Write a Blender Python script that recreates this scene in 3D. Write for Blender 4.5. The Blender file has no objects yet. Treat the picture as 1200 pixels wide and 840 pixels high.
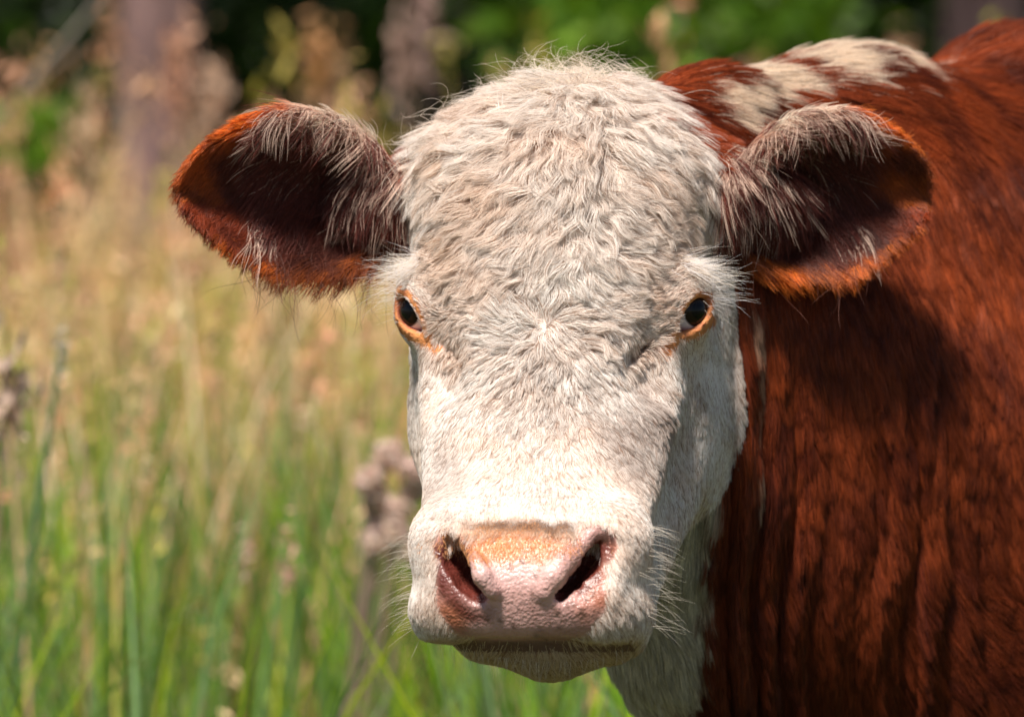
import bpy, math, random, time
import numpy as np
from mathutils import Vector, Matrix, kdtree
T0 = time.time()
rng = np.random.default_rng(7); random.seed(7)
sc = bpy.context.scene
R = math.radians

# ------------------------------------------------------------------ camera
TILT = R(3.0); CAMZ = 1.30; D0 = 4.0; S = 1480.0
cd = bpy.data.cameras.new('camera'); cam = bpy.data.objects.new('camera', cd)
sc.collection.objects.link(cam); sc.camera = cam
cam.location = (0, 0, CAMZ); cam.rotation_euler = (R(90) - TILT, 0, 0)
cd.sensor_width = 36.0; cd.lens = 36.0 * S * D0 / 1200.0
cd.clip_start = 0.1; cd.clip_end = 3000
cd.dof.use_dof = True; cd.dof.focus_distance = D0 - 0.05; cd.dof.aperture_fstop = 5.4

# ------------------------------------------------------------------ world and sun
SUN_EL, SUN_AZ = 62.0, 206.0      # azimuth clockwise from +Y (the view direction)
w = bpy.data.worlds.new("World"); sc.world = w; w.use_nodes = True
nt = w.node_tree; bg = nt.nodes['Background']
sky = nt.nodes.new('ShaderNodeTexSky'); sky.sky_type = 'NISHITA'; sky.sun_disc = False
sky.sun_elevation = R(SUN_EL); sky.sun_rotation = R(SUN_AZ)
nt.links.new(sky.outputs[0], bg.inputs[0]); bg.inputs[1].default_value = 0.055
sd = bpy.data.lights.new('sun', 'SUN'); sun = bpy.data.objects.new('sun', sd); sc.collection.objects.link(sun)
sd.energy = 5.0; sd.angle = R(9.0); sd.color = (1.0, 0.94, 0.86)
sdir = Vector((math.sin(R(SUN_AZ)) * math.cos(R(SUN_EL)), math.cos(R(SUN_AZ)) * math.cos(R(SUN_EL)), math.sin(R(SUN_EL))))
sun.rotation_euler = sdir.to_track_quat('Z', 'Y').to_euler(); sun.location = (0, 0, 12)

sc.render.engine = 'CYCLES'
sc.view_settings.view_transform = 'Standard'; sc.view_settings.look = 'None'
sc.view_settings.exposure = 0.60; sc.view_settings.gamma = 1.0
sc.cycles.use_denoising = True
sc.cycles.max_bounces = 10; sc.cycles.diffuse_bounces = 4; sc.cycles.transparent_max_bounces = 8

# ------------------------------------------------------------------ frames
# build frame (u right, w away from the camera, v up), metres, centred 4 m in front of the lens; turned into the world once at the end
ct, st = math.cos(TILT), math.sin(TILT)
def to_world(p):
    p = np.asarray(p, dtype=np.float64); u, w_, v = p[..., 0], p[..., 1] + D0, p[..., 2]
    return np.stack([u, w_ * ct + v * st, CAMZ - w_ * st + v * ct], -1)
def from_world(p):
    p = np.asarray(p, dtype=np.float64); y, z = p[..., 1], p[..., 2] - CAMZ
    return np.stack([p[..., 0], y * ct - z * st - D0, y * st + z * ct], -1)
def P(px, py, w_=0.0):
    m = (D0 + w_) / D0 / S
    return np.array([(px - 600) * m, w_, (420 - py) * m])
YAW = R(6.5)
HC = np.array([48 / S, 0.03, 0.0375])
cy_, sy_ = math.cos(YAW), math.sin(YAW)
def to_head(p):
    q = p - HC
    return np.stack([q[..., 0] * cy_ - q[..., 1] * sy_, q[..., 0] * sy_ + q[..., 1] * cy_, q[..., 2]], -1)
def from_head(q):
    q = np.asarray(q, dtype=np.float64)
    return np.stack([q[..., 0] * cy_ + q[..., 1] * sy_, -q[..., 0] * sy_ + q[..., 1] * cy_, q[..., 2]], -1) + HC

# ------------------------------------------------------------------ implicit modelling
def curve(xs, ys):
    xs = np.array(xs, float); ys = np.array(ys, float)
    o = np.argsort(xs); xs, ys = xs[o], ys[o]
    h = np.diff(xs); dl = np.diff(ys) / h; m = np.zeros_like(xs); m[0], m[-1] = dl[0], dl[-1]
    for i in range(1, len(xs) - 1):
        if dl[i - 1] * dl[i] > 0:
            m[i] = 2 / (1 / dl[i - 1] + 1 / dl[i])
    X = np.linspace(xs[0], xs[-1], 400); k = np.clip(np.searchsorted(xs, X) - 1, 0, len(h) - 1)
    t = (X - xs[k]) / h[k]
    Y = ((2 * t**3 - 3 * t**2 + 1) * ys[k] + (t**3 - 2 * t**2 + t) * h[k] * m[k] + (-2 * t**3 + 3 * t**2) * ys[k + 1] + (t**3 - t**2) * h[k] * m[k + 1])
    return lambda v: np.interp(v, X, Y)
def smin(a, b, k):
    h = np.clip(0.5 + 0.5 * (b - a) / k, 0, 1); return b * (1 - h) + a * h - k * h * (1 - h)
def smax(a, b, k): return -smin(-a, -b, k)
def ell(p, c, r, M=None):
    q = p - np.asarray(c)
    if M is not None: q = q @ np.asarray(M).T        # rows of M: the axes
    r = np.asarray(r, float)
    k0 = np.sqrt(((q / r) ** 2).sum(-1)); k1 = np.sqrt(((q / r**2) ** 2).sum(-1)) + 1e-9
    return k0 * (k0 - 1) / k1
def cap(p, a, b, ra, rb, flat=None):
    a, b = np.asarray(a, float), np.asarray(b, float); ab = b - a
    t = np.clip(((p - a) @ ab) / (ab @ ab), 0, 1)
    return np.sqrt(((p - a - t[..., None] * ab) ** 2).sum(-1)) - (ra + (rb - ra) * t)
def chain(p, pts, rad, k=0.004):
    d = None
    for i in range(len(pts) - 1):
        e = cap(p, pts[i], pts[i + 1], rad[i], rad[i + 1]); d = e if d is None else smin(d, e, k)
    return d
def axes(fwd, up):
    f = np.array(fwd, float); f /= np.linalg.norm(f); u = np.array(up, float); u -= f * (u @ f); u /= np.linalg.norm(u)
    return np.array([f, u, np.cross(f, u)])

# face: sections at constant height; half width A, front F, back B (forward positive)
fz = [-.275, -.262, -.249, -.21, -.173, -.154, -.116, -.058, 0, .045, .076, .12, .15, .175, .19]
fA = curve(fz, [.050, .080, .0865, .088, .0875, .0895, .096, .105, .107, .109, .108, .104, .090, .066, .040])
fF = curve(fz, [.150, .190, .209, .222, .207, .182, .133, .092, .066, .055, .044, .018, -.008, -.035, -.06])
fB = curve(fz, [.06, .05, .05, .05, .04, .02, -.02, -.09, -.13, -.15, -.16, -.16, -.15, -.13, -.11])
fN = curve(fz, [2.6, 2.7, 2.9, 3.1, 2.8, 2.5, 2.25, 2.2, 2.3, 2.4, 2.5, 2.4, 2.3, 2.2, 2.0])

def nostril_pts(s, f=.222):
    # s=+1 image-right
    if s > 0: px = [(698, 638), (691, 662), (672, 684), (655, 698)]
    else: px = [(524, 638), (527, 662), (540, 684), (556, 699)]
    o = []
    for (x, y), df in zip(px, [-.016, -.006, .0, .003]):
        o.append(to_head(P(x, y, 0.03 - f - df)))
    return o
EYE_R = .0205
EYE = {1: np.array([.1035, .0065, .000]), -1: np.array([-.1035, .0065, .000])}
def eye_axis(s): 
    v = np.array([s * .60, -.80, -.03]); return v / np.linalg.norm(v)
def sdf_head(q):
    x, f, z = q[..., 0], -q[..., 1], q[..., 2]
    zc = np.clip(z, fz[0], fz[-1])
    A, F, B, N = fA(zc), fF(zc), fB(zc), fN(zc)
    cyc = (F + B) / 2; b = (F - B) / 2
    k = (np.abs(x / A) ** N + np.abs((f - cyc) / b) ** N) ** (1 / N)
    d = (k - 1) * np.minimum(A, b) * .85
    d = smax(d, z - .160, .04); d = smax(d, -.250 - z, .010)
    # poll, skull back, jaw
    d = smin(d, ell(q, (0.008, .050, .100), (.088, .075, .068)), .04)
    d = smin(d, ell(q, (0, .10, .03), (.112, .09, .11)), .04)
    for s, a in ((1, -.004), (-1, .014)):
        d = smin(d, ell(q, (s * .068 + a, .085, -.055), (.068, .082, .105)), .03)       # cheek / masseter
        d = smin(d, cap(q, (s * .075 + a, .07, -.10), (s * .045, -.06, -.225), .058, .038), .03)   # jaw bone
        d = smin(d, ell(q, (s * .092, .012, .006), (.030, .036, .032)), .03)             # orbit
        d = smin(d, ell(q, (s * .063, -.165, -.177), (.026, .034, .030)), .022)          # flare of the nostril
        d = smin(d, ell(q, (s * .061, -.155, -.229), (.030, .046, .024)), .016)           # upper lip pad
        d = smax(d, -ell(q, (s * .096, -.062, -.030), (.017, .017, .034), axes((s * .5, 0, .8), (0, 1, 0))[[1, 2, 0]]), .03)          # hollow below the eye
        # lower jaw and chin
    dj = smin(smin(ell(q, (-.022, -.132, -.244), (.047, .055, .029)), ell(q, (.042, -.132, -.245), (.046, .055, .029)), .014), ell(q, (.012, -.130, -.248), (.044, .054, .036)), .010)
    dj = smin(dj, cap(q, (.010, -.11, -.248), (.004, .05, -.15), .030, .05), .02)
    d = smin(d, dj, .002)
    # nostrils
    for s in (1, -1):
        p = nostril_pts(s)
        out = np.array([s * .007, -.002, 0.0])
        d = smax(d, -chain(q, [a + out for a in p], [.009, .0140, .0135, .0085] if s > 0 else [.007, .011, .0125, .008]), .009)
        d = smin(d, chain(q, [p[1] + [-s * .019, .001, .006], p[2] + [-s * .016, .0, .006], p[3] + [-s * .012, .003, .004]], [.005, .0065, .005]), .010)
        deep = np.array([s * -.002, .014, .002])
        d = smax(d, -chain(q, [p[0] + deep, p[1] + deep * 1.2, p[2] + deep * 1.5, p[3] + deep * .9], [.0058, .0085, .0095, .0075]), .004)
        d = smax(d, -chain(q, [p[1] + deep * 2.2, p[2] + deep * 2.8, p[3] + deep * 2.4], [.0075, .0100, .0085]), .004)
    # eyes: lid mound, then the almond opening
    for s in (1, -1):
        e = EYE[s]; ax = eye_axis(s)
        d = smin(d, ell(q, e, (EYE_R + .0035,) * 3), .010)
        t = np.array([-s * .60, -.50, -.72]); M = axes(ax, np.cross(ax, t))      # M1 = up-ish of the slit
        if M[1][2] < 0: M[1] = -M[1]
        h = q - e; al = h @ ax; up = h @ M[1]; ln = h @ (t - ax * (t @ ax)) / np.linalg.norm(t - ax * (t @ ax)); ln = np.where(ln > 0, ln * .72, ln * .95)
        alm = smax(np.sqrt(ln**2 + (up - .0105)**2) - .0202, np.sqrt(ln**2 + (up + .0105)**2) - .0212, .002)
        alm = smax(alm, -al, .002)
        d = smax(d, -alm, .003)
        d = smax(d, -cap(q, e + np.array([-s * .020, -.024, -.017]), e + np.array([-s * .050, -.062, -.046]), .0035, .001), .016)
        # brow ridge over the lid
        b0 = e + ax * .012 + M[1] * .019
        d = smin(d, cap(q, b0 + np.array([-s * .020, -.014, -.010]), b0 + np.array([s * .010, .016, .006]), .0085, .011), .012)
    return d

# ears: cupped leaves
def ear_frame(s):
    if s < 0:
        base, tip, mid = P(470, 225, .10), P(207, 212, .075), P(338, 238, .06)
    else:
        base, tip, mid = P(872, 222, .08), P(1092, 218, .14), P(968, 228, .07)
    return base, tip, mid
EU = curve([-1, -.75, -.4, 0, .35, .7, .9, 1], [.020, .044, .064, .070, .062, .042, .022, .004])
ED = curve([-1, -.75, -.4, 0, .35, .7, .9, 1], [.040, .060, .070, .070, .058, .036, .018, .004])
def ear_hw(l, ac): return np.where(ac > 0, EU(np.clip(l, -1, 1)), ED(np.clip(l, -1, 1)))
def sdf_ear(p, s):
    base, tip, mid = ear_frame(s)
    L = tip - base; n = np.array([0.12 * s, -1.0, -.12])
    M = axes(L, np.cross(np.cross(L, n), L))            # along, normal(front), across
    c = (base + tip) / 2 + np.array([0, 0, -.006])
    hl = np.linalg.norm(L) / 2 + .002
    q = (p - c) @ M.T
    l, nn, ac = q[..., 0] / hl, q[..., 1], q[..., 2]
    if M[2][2] < 0: ac = -ac
    tl = np.clip(l, -1, 1)
    hw = ear_hw(tl, ac)
    r = ac / hw
    out = (np.abs(r) - 1) * hw * .8
    out = smax(out, (np.abs(l) - 1) * hl * .6, .01)
    depth = .042 * (1 - .55 * tl)                       # cup: deepest near the base
    surf = -depth * np.clip(1 - r**2, -1, 1) + .010 * tl
    sh = np.abs(nn - surf) * .72 - .0042
    return smax(sh, out, .006)
# neck and body
BA = np.array([.09, .13, 0.0]); BD = np.array([.66, .75, 0.0]); BD /= np.linalg.norm(BD); BN = np.array([BD[1], -BD[0], 0.0])
bs = [-.12, -.04, .08, .25, .42, .60, .80, 1.1, 1.45, 1.75, 2.0, 2.12, 2.18]
bT = curve(bs, [.15, .203, .226, .245, .262, .270, .268, .25, .265, .285, .25, .17, .05])
bB = curve(bs, [-.06, -.15, -.25, -.42, -.60, -.68, -.66, -.64, -.58, -.50, -.40, -.28, -.15])
bW = curve(bs, [.04, .060, .092, .145, .205, .255, .285, .320, .320, .285, .22, .15, .05])
LEGS = []
def sdf_body(p):
    h = p - BA; s = h @ BD; n = h @ BN; z = p[..., 2]
    sc_ = np.clip(s, bs[0], bs[-1])
    top, bot, W = bT(sc_), bB(sc_), bW(sc_)
    # brisket and crest narrower than the flank
    c = (top + bot) / 2; b = (top - bot) / 2
    r = (z - c) / b
    Wn = W * (1 - .30 * np.clip(r, 0, 1) ** 2 - .28 * np.clip(-r, 0, 1) ** 2 * np.clip(1.2 - s, 0, 1))
    k = (np.abs(n / Wn) ** 2.3 + np.abs(r) ** 2.3) ** (1 / 2.3)
    d = (k - 1) * np.minimum(Wn, b) * .8
    d = smax(d, (s - bs[-1]), .05); d = smax(d, bs[0] - s, .05)
    # throat and dewlap
    d = smin(d, cap(p, P(805, 560, .16), P(795, 745, .20), .042, .036), .05)
    d = smin(d, cap(p, P(795, 745, .20), P(868, 930, .34), .036, .05), .06)
    # shoulder blade and neck swell
    sh = BA + BD * .62 + BN * .17 + np.array([0, 0, -.26])
    d = smin(d, ell(p, sh, (.17, .12, .24), axes(BD, BN)), .05)
    # folds of loose skin down the neck
    u = p[..., 0]
    fold = np.sin((u + .006 * np.sin(z * 14 + u * 20) + .004 * np.sin(z * 31 + 2)) * 2 * np.pi / .030 + 1.5 * np.sin(u * 31))
    m = np.clip((u - .13) / .05, 0, 1) * np.clip((.42 - u) / .12, 0, 1) * np.clip((.08 - z) / .14, 0, 1) * (n > 0)
    d = d - .0046 * (fold + .35 * np.sin(u * 2 * np.pi / .013)) * m * (.6 + .4 * np.sin(u * 37 + 1))
    d = d - .004 * np.sin(s * 21 + z * 9) * np.sin(z * 17 - s * 6)
    # legs
    for pts, rad in LEGS:
        d = smin(d, chain(p, pts, rad, .01), .05)
    return d
def leg(s, n, front):
    w0 = to_world(BA + BD * s + BN * n + np.array([0, 0, -.3])); x, y = w0[0], w0[1]
    bd = np.array([BD[0], BD[1]])
    if front: prof = [(0, .62, .105), (0.02, .45, .058), (0, .36, .048), (.0, .15, .036), (-.02, .07, .042), (-.04, .012, .052)]
    else: prof = [(0, .78, .16), (-.04, .60, .10), (.12, .42, .055), (.10, .36, .046), (.06, .13, .036), (.03, .06, .042), (.0, .012, .052)]
    LEGS.append(([from_world(np.array([x + bd[0] * o, y + bd[1] * o, z])) for o, z, r in prof], [r for o, z, r in prof]))
leg(.62, .14, True); leg(.66, -.14, True); leg(1.80, .15, False); leg(1.86, -.15, False)
tail = [from_world(to_world(BA + BD * s + np.array([0, 0, z]))) for s, z in ((2.08, .20), (2.20, .05), (2.22, -.30), (2.21, -.62))]

def sdf(p):
    d = np.full(p.shape[:-1], 9.0)
    q = to_head(p)
    near = (np.abs(q[..., 0]) < .24) & (q[..., 1] > -.32) & (q[..., 1] < .30) & (q[..., 2] > -.38) & (q[..., 2] < .30)
    far = np.sqrt((np.maximum(np.abs(q - np.array([0, -.01, -.04])) - np.array([.14, .2, .22]), 0) ** 2).sum(-1)) + .03
    dh = far.copy(); 
    if near.any(): dh[near] = sdf_head(q[near])
    db = sdf_body(p)
    d = smin(dh, db, .030)
    for s in (1, -1):
        base, tip, mid = ear_frame(s)
        c = (base + tip) / 2; m = np.sqrt(((p - c) ** 2).sum(-1)) < .22
        if m.any():
            pm = p[m]; e = sdf_ear(pm, s)
            root = cap(pm, base - np.array([s * .035, -.02, .0]), base + (tip - base) * .14 + np.array([0, .045, -.005]), .036, .026)
            d[m] = smin(smin(d[m], root, .03), e, .012)
    d = smin(d, chain(p, tail, [.045, .030, .018, .03]), .03) if True else d
    return d

def grid_axis(segs):
    a = [segs[0][0]]
    for _, end, h in segs:
        n = max(1, int(round((end - a[-1]) / h))); a += list(np.linspace(a[-1], end, n + 1)[1:])
    return np.array(a)
FINE = .0034
gx = grid_axis([(-.32, -.32, 1), (0, .36, FINE), (0, .50, .006), (0, 2.0, .016)])
gy = grid_axis([(-.28, -.28, 1), (0, .22, FINE), (0, .60, .007), (0, 2.25, .016)])
gz = grid_axis([(-1.35, -1.35, 1), (0, -.36, .014), (0, .26, FINE), (0, .40, .01)])

def build_surface():
    B = 10
    nx, ny, nz = len(gx), len(gy), len(gz)
    V = np.full((nx, ny, nz), 1.0, np.float32)
    bx, by, bz = [list(range(0, n, B)) for n in (nx, ny, nz)]
    cen, half, idx = [], [], []
    for i in bx:
        for j in by:
            for k in bz:
                i1, j1, k1 = min(i + B, nx) - 1, min(j + B, ny) - 1, min(k + B, nz) - 1
                lo = np.array([gx[i], gy[j], gz[k]]); hi = np.array([gx[i1], gy[j1], gz[k1]])
                cen.append((lo + hi) / 2); half.append(np.linalg.norm(hi - lo) / 2); idx.append((i, j, k, i1 + 1, j1 + 1, k1 + 1))
    cen = np.array(cen); half = np.array(half); dc = sdf(cen)
    act = np.abs(dc) < half * 1.5 + .016
    for t in range(len(idx)):
        i, j, k, i1, j1, k1 = idx[t]
        if not act[t]:
            V[i:i1, j:j1, k:k1] = dc[t]
    al = [idx[t] for t in range(len(idx)) if act[t]]
    for c0 in range(0, len(al), 300):
        pts, sl = [], []
        for (i, j, k, i1, j1, k1) in al[c0:c0 + 300]:
            X, Y, Z = np.meshgrid(gx[i:i1], gy[j:j1], gz[k:k1], indexing='ij')
            pts.append(np.stack([X, Y, Z], -1).reshape(-1, 3)); sl.append((i, j, k, i1, j1, k1))
        d = sdf(np.concatenate(pts)); o = 0
        for (i, j, k, i1, j1, k1), pp in zip(sl, pts):
            V[i:i1, j:j1, k:k1] = d[o:o + len(pp)].reshape(i1 - i, j1 - j, k1 - k); o += len(pp)
    print('grid', V.shape, 'active', len(al), time.time() - T0)
    # naive surface nets on the uneven grid
    ins = V < 0
    cnt = np.zeros((nx - 1, ny - 1, nz - 1), np.int8)
    for a in (0, 1):
        for b in (0, 1):
            for c in (0, 1):
                cnt += ins[a:nx - 1 + a, b:ny - 1 + b, c:nz - 1 + c]
    I, J, K = np.nonzero((cnt > 0) & (cnt < 8))
    vid = np.full(cnt.shape, -1, np.int32); vid[I, J, K] = np.arange(len(I))
    acc = np.zeros((len(I), 3)); num = np.zeros(len(I))
    corners = [(a, b, c) for a in (0, 1) for b in (0, 1) for c in (0, 1)]
    def pos(i, j, k): return np.stack([gx[i], gy[j], gz[k]], -1)
    for ci, ca in enumerate(corners):
        for cb in corners[ci + 1:]:
            if sum(abs(np.array(ca) - np.array(cb))) != 1: continue
            va = V[I + ca[0], J + ca[1], K + ca[2]]; vb = V[I + cb[0], J + cb[1], K + cb[2]]
            m = (va < 0) != (vb < 0); t = (va / np.where(m, va - vb, 1))[m][:, None]
            pa = pos(I[m] + ca[0], J[m] + ca[1], K[m] + ca[2]); pb = pos(I[m] + cb[0], J[m] + cb[1], K[m] + cb[2])
            acc[m] += pa + (pb - pa) * t; num[m] += 1
    verts = acc / num[:, None]
    quads = []
    for ax_ in range(3):
        sl0 = [slice(None)] * 3; sl1 = [slice(None)] * 3; sl0[ax_] = slice(0, -1); sl1[ax_] = slice(1, None)
        A_, B_ = ins[tuple(sl0)], ins[tuple(sl1)]
        e = np.argwhere(A_ != B_); o1, o2 = [(1, 2), (2, 0), (0, 1)][ax_]
        e = e[(e[:, o1] > 0) & (e[:, o2] > 0) & (e[:, o1] < ins.shape[o1] - 1) & (e[:, o2] < ins.shape[o2] - 1)]
        flip = A_[tuple(e.T)]
        def g(d1, d2):
            f = e.copy(); f[:, o1] -= d1; f[:, o2] -= d2; return vid[f[:, 0], f[:, 1], f[:, 2]]
        qd = np.stack([g(1, 1), g(0, 1), g(0, 0), g(1, 0)], 1)
        qd[~flip] = qd[~flip][:, ::-1]
        quads.append(qd)
    quads = np.concatenate(quads); quads = quads[(quads >= 0).all(1)]
    # pull onto the surface
    for _ in range(2):
        g3, d = grad(verts)
        step = -d[:, None] * g3; ln = np.linalg.norm(step, axis=1, keepdims=True)
        verts = verts + step * np.minimum(1, .003 / (ln + 1e-9))
    used = np.unique(quads); mp = np.full(len(verts), -1); mp[used] = np.arange(len(used))
    return verts[used], mp[quads]
def grad(p, e=.0012):
    d0 = sdf(p); g = np.stack([sdf(p + np.eye(3)[i] * e) - d0 for i in range(3)], -1) / e
    n = np.linalg.norm(g, axis=1, keepdims=True) + 1e-6
    return g / n, d0 / np.clip(n[:, 0], .5, 3)

verts, quads = build_surface()

def relax(v, f, it=3):
    e = np.concatenate([f[:, [0, 1]], f[:, [1, 2]], f[:, [2, 3]], f[:, [3, 0]]]); e = np.concatenate([e, e[:, ::-1]])
    deg = np.bincount(e[:, 0], minlength=len(v))[:, None]
    for k in range(it * 2):
        a = np.stack([np.bincount(e[:, 0], weights=v[e[:, 1], i], minlength=len(v)) for i in range(3)], 1) / deg - v
        v = v + a * (.55 if k % 2 == 0 else -.56)
    return v
verts = relax(verts, quads)
print('surface', len(verts), len(quads), time.time() - T0)

def mesh_obj(name, v, f, mat, parent=None, smooth=True, world=True):
    me = bpy.data.meshes.new(name)
    vw = to_world(v) if world else np.asarray(v)
    f = np.asarray(f)
    me.vertices.add(len(vw)); me.vertices.foreach_set('co', vw.astype(np.float32).ravel())
    me.loops.add(f.size); me.loops.foreach_set('vertex_index', f.astype(np.int32).ravel())
    me.polygons.add(len(f)); me.polygons.foreach_set('loop_start', (np.arange(len(f)) * f.shape[1]).astype(np.int32))
    me.polygons.foreach_set('loop_total', np.full(len(f), f.shape[1], np.int32))
    if smooth: me.polygons.foreach_set('use_smooth', np.ones(len(f), bool))
    me.update(calc_edges=True); me.validate()
    me.materials.append(mat)
    o = bpy.data.objects.new(name, me); sc.collection.objects.link(o)
    if parent: o.parent = parent
    return o
def node_mat(name):
    m = bpy.data.materials.new(name); m.use_nodes = True
    return m, m.node_tree, m.node_tree.nodes['Principled BSDF']
#CLAY

# ------------------------------------------------------------------ colour of coat and skin
WHITE = np.array([.98, .92, .86]); CREAM = np.array([.96, .80, .68]); RUST = np.array([.40, .076, .018]); RUSTD = np.array([.13, .022, .008])
DARK = np.array([.10, .028, .020]); ORANGE = np.array([.72, .26, .06]); PINK = np.array([.62, .36, .32])
_rk = rng.normal(size=(4, 10, 3)); _rp = rng.uniform(0, 6.28, (4, 10))
def noise(p, scale, k=0):
    q = np.asarray(p) / scale * 2.2
    return sum(np.sin(q @ _rk[k][i] + _rp[k][i]) for i in range(10)) / 3.2
def step(v, a, b): t = np.clip((v - a) / (b - a), 0, 1); return t * t * (3 - 2 * t)
def to_px(p):
    m = D0 / (D0 + p[..., 1]) * S
    return 600 + p[..., 0] * m, 420 - p[..., 2] * m
def mix(a, b, t): return a * (1 - t[..., None]) + b * t[..., None]
def seg_dist(x, y, pts):
    d = np.full(x.shape, 1e9)
    for (x0, y0), (x1, y1) in zip(pts[:-1], pts[1:]):
        t = np.clip(((x - x0) * (x1 - x0) + (y - y0) * (y1 - y0)) / ((x1 - x0) ** 2 + (y1 - y0) ** 2), 0, 1)
        d = np.minimum(d, np.hypot(x - x0 - t * (x1 - x0), y - y0 - t * (y1 - y0)))
    return d
def ear_local(p, s):
    base, tip, mid = ear_frame(s)
    L = tip - base; n = np.array([0.12 * s, -1.0, -.12])
    M = axes(L, np.cross(np.cross(L, n), L))
    if M[2][2] < 0: M = np.array([M[0], M[1], -M[2]])
    c = (base + tip) / 2 + np.array([0, 0, -.006])
    q = (p - c) @ M.T; q[..., 0] /= np.linalg.norm(L) / 2 + .002
    return q
PART = {}
def classify(p):
    """1 head, 2 body, 3 image-left ear, 4 image-right ear"""
    q = to_head(p); part = np.full(len(p), 2)
    m = (np.abs(q[:, 0]) < .20) & (q[:, 1] < .20) & (q[:, 1] > -.3) & (q[:, 2] > -.33) & (q[:, 2] < .27)
    dh = np.full(len(p), 9.0); dh[m] = sdf_head(q[m]); part[dh < .012] = 1
    for s, k in ((-1, 3), (1, 4)):
        e = ear_local(p, s)
        m = (e[:, 0] > -.98) & (e[:, 0] < 1.2) & (np.abs(e[:, 1]) < .07) & (np.abs(e[:, 2]) < .09)
        ii = np.nonzero(m)[0]; ds = sdf_ear(p[ii], s); part[ii[ds < .012]] = k
        base, tip, mid = ear_frame(s); part[(np.linalg.norm(p - (base + (tip - base) * .09 + np.array([0, .012, 0])), axis=1) < .052) & (dh > .010)] = k
    return part
def pad_mask(px, py, q):
    r = (np.abs((px - 611) / 103) ** 3.2 + np.abs((py - 690) / 64) ** 3.2) ** (1 / 3.2)
    r = r + .25 * np.clip((np.abs(px - 611) - 80) / 30, 0, 1) * np.clip((py - 715) / 20, 0, 1)
    nd = np.min([np.linalg.norm(q - pt, axis=1) for s in (1, -1) for pt in nostril_pts(s)], axis=0)
    return np.maximum(step(r, 1.04, .94), step(nd, .019, .015)) * (q[:, 1] < -.13)
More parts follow.
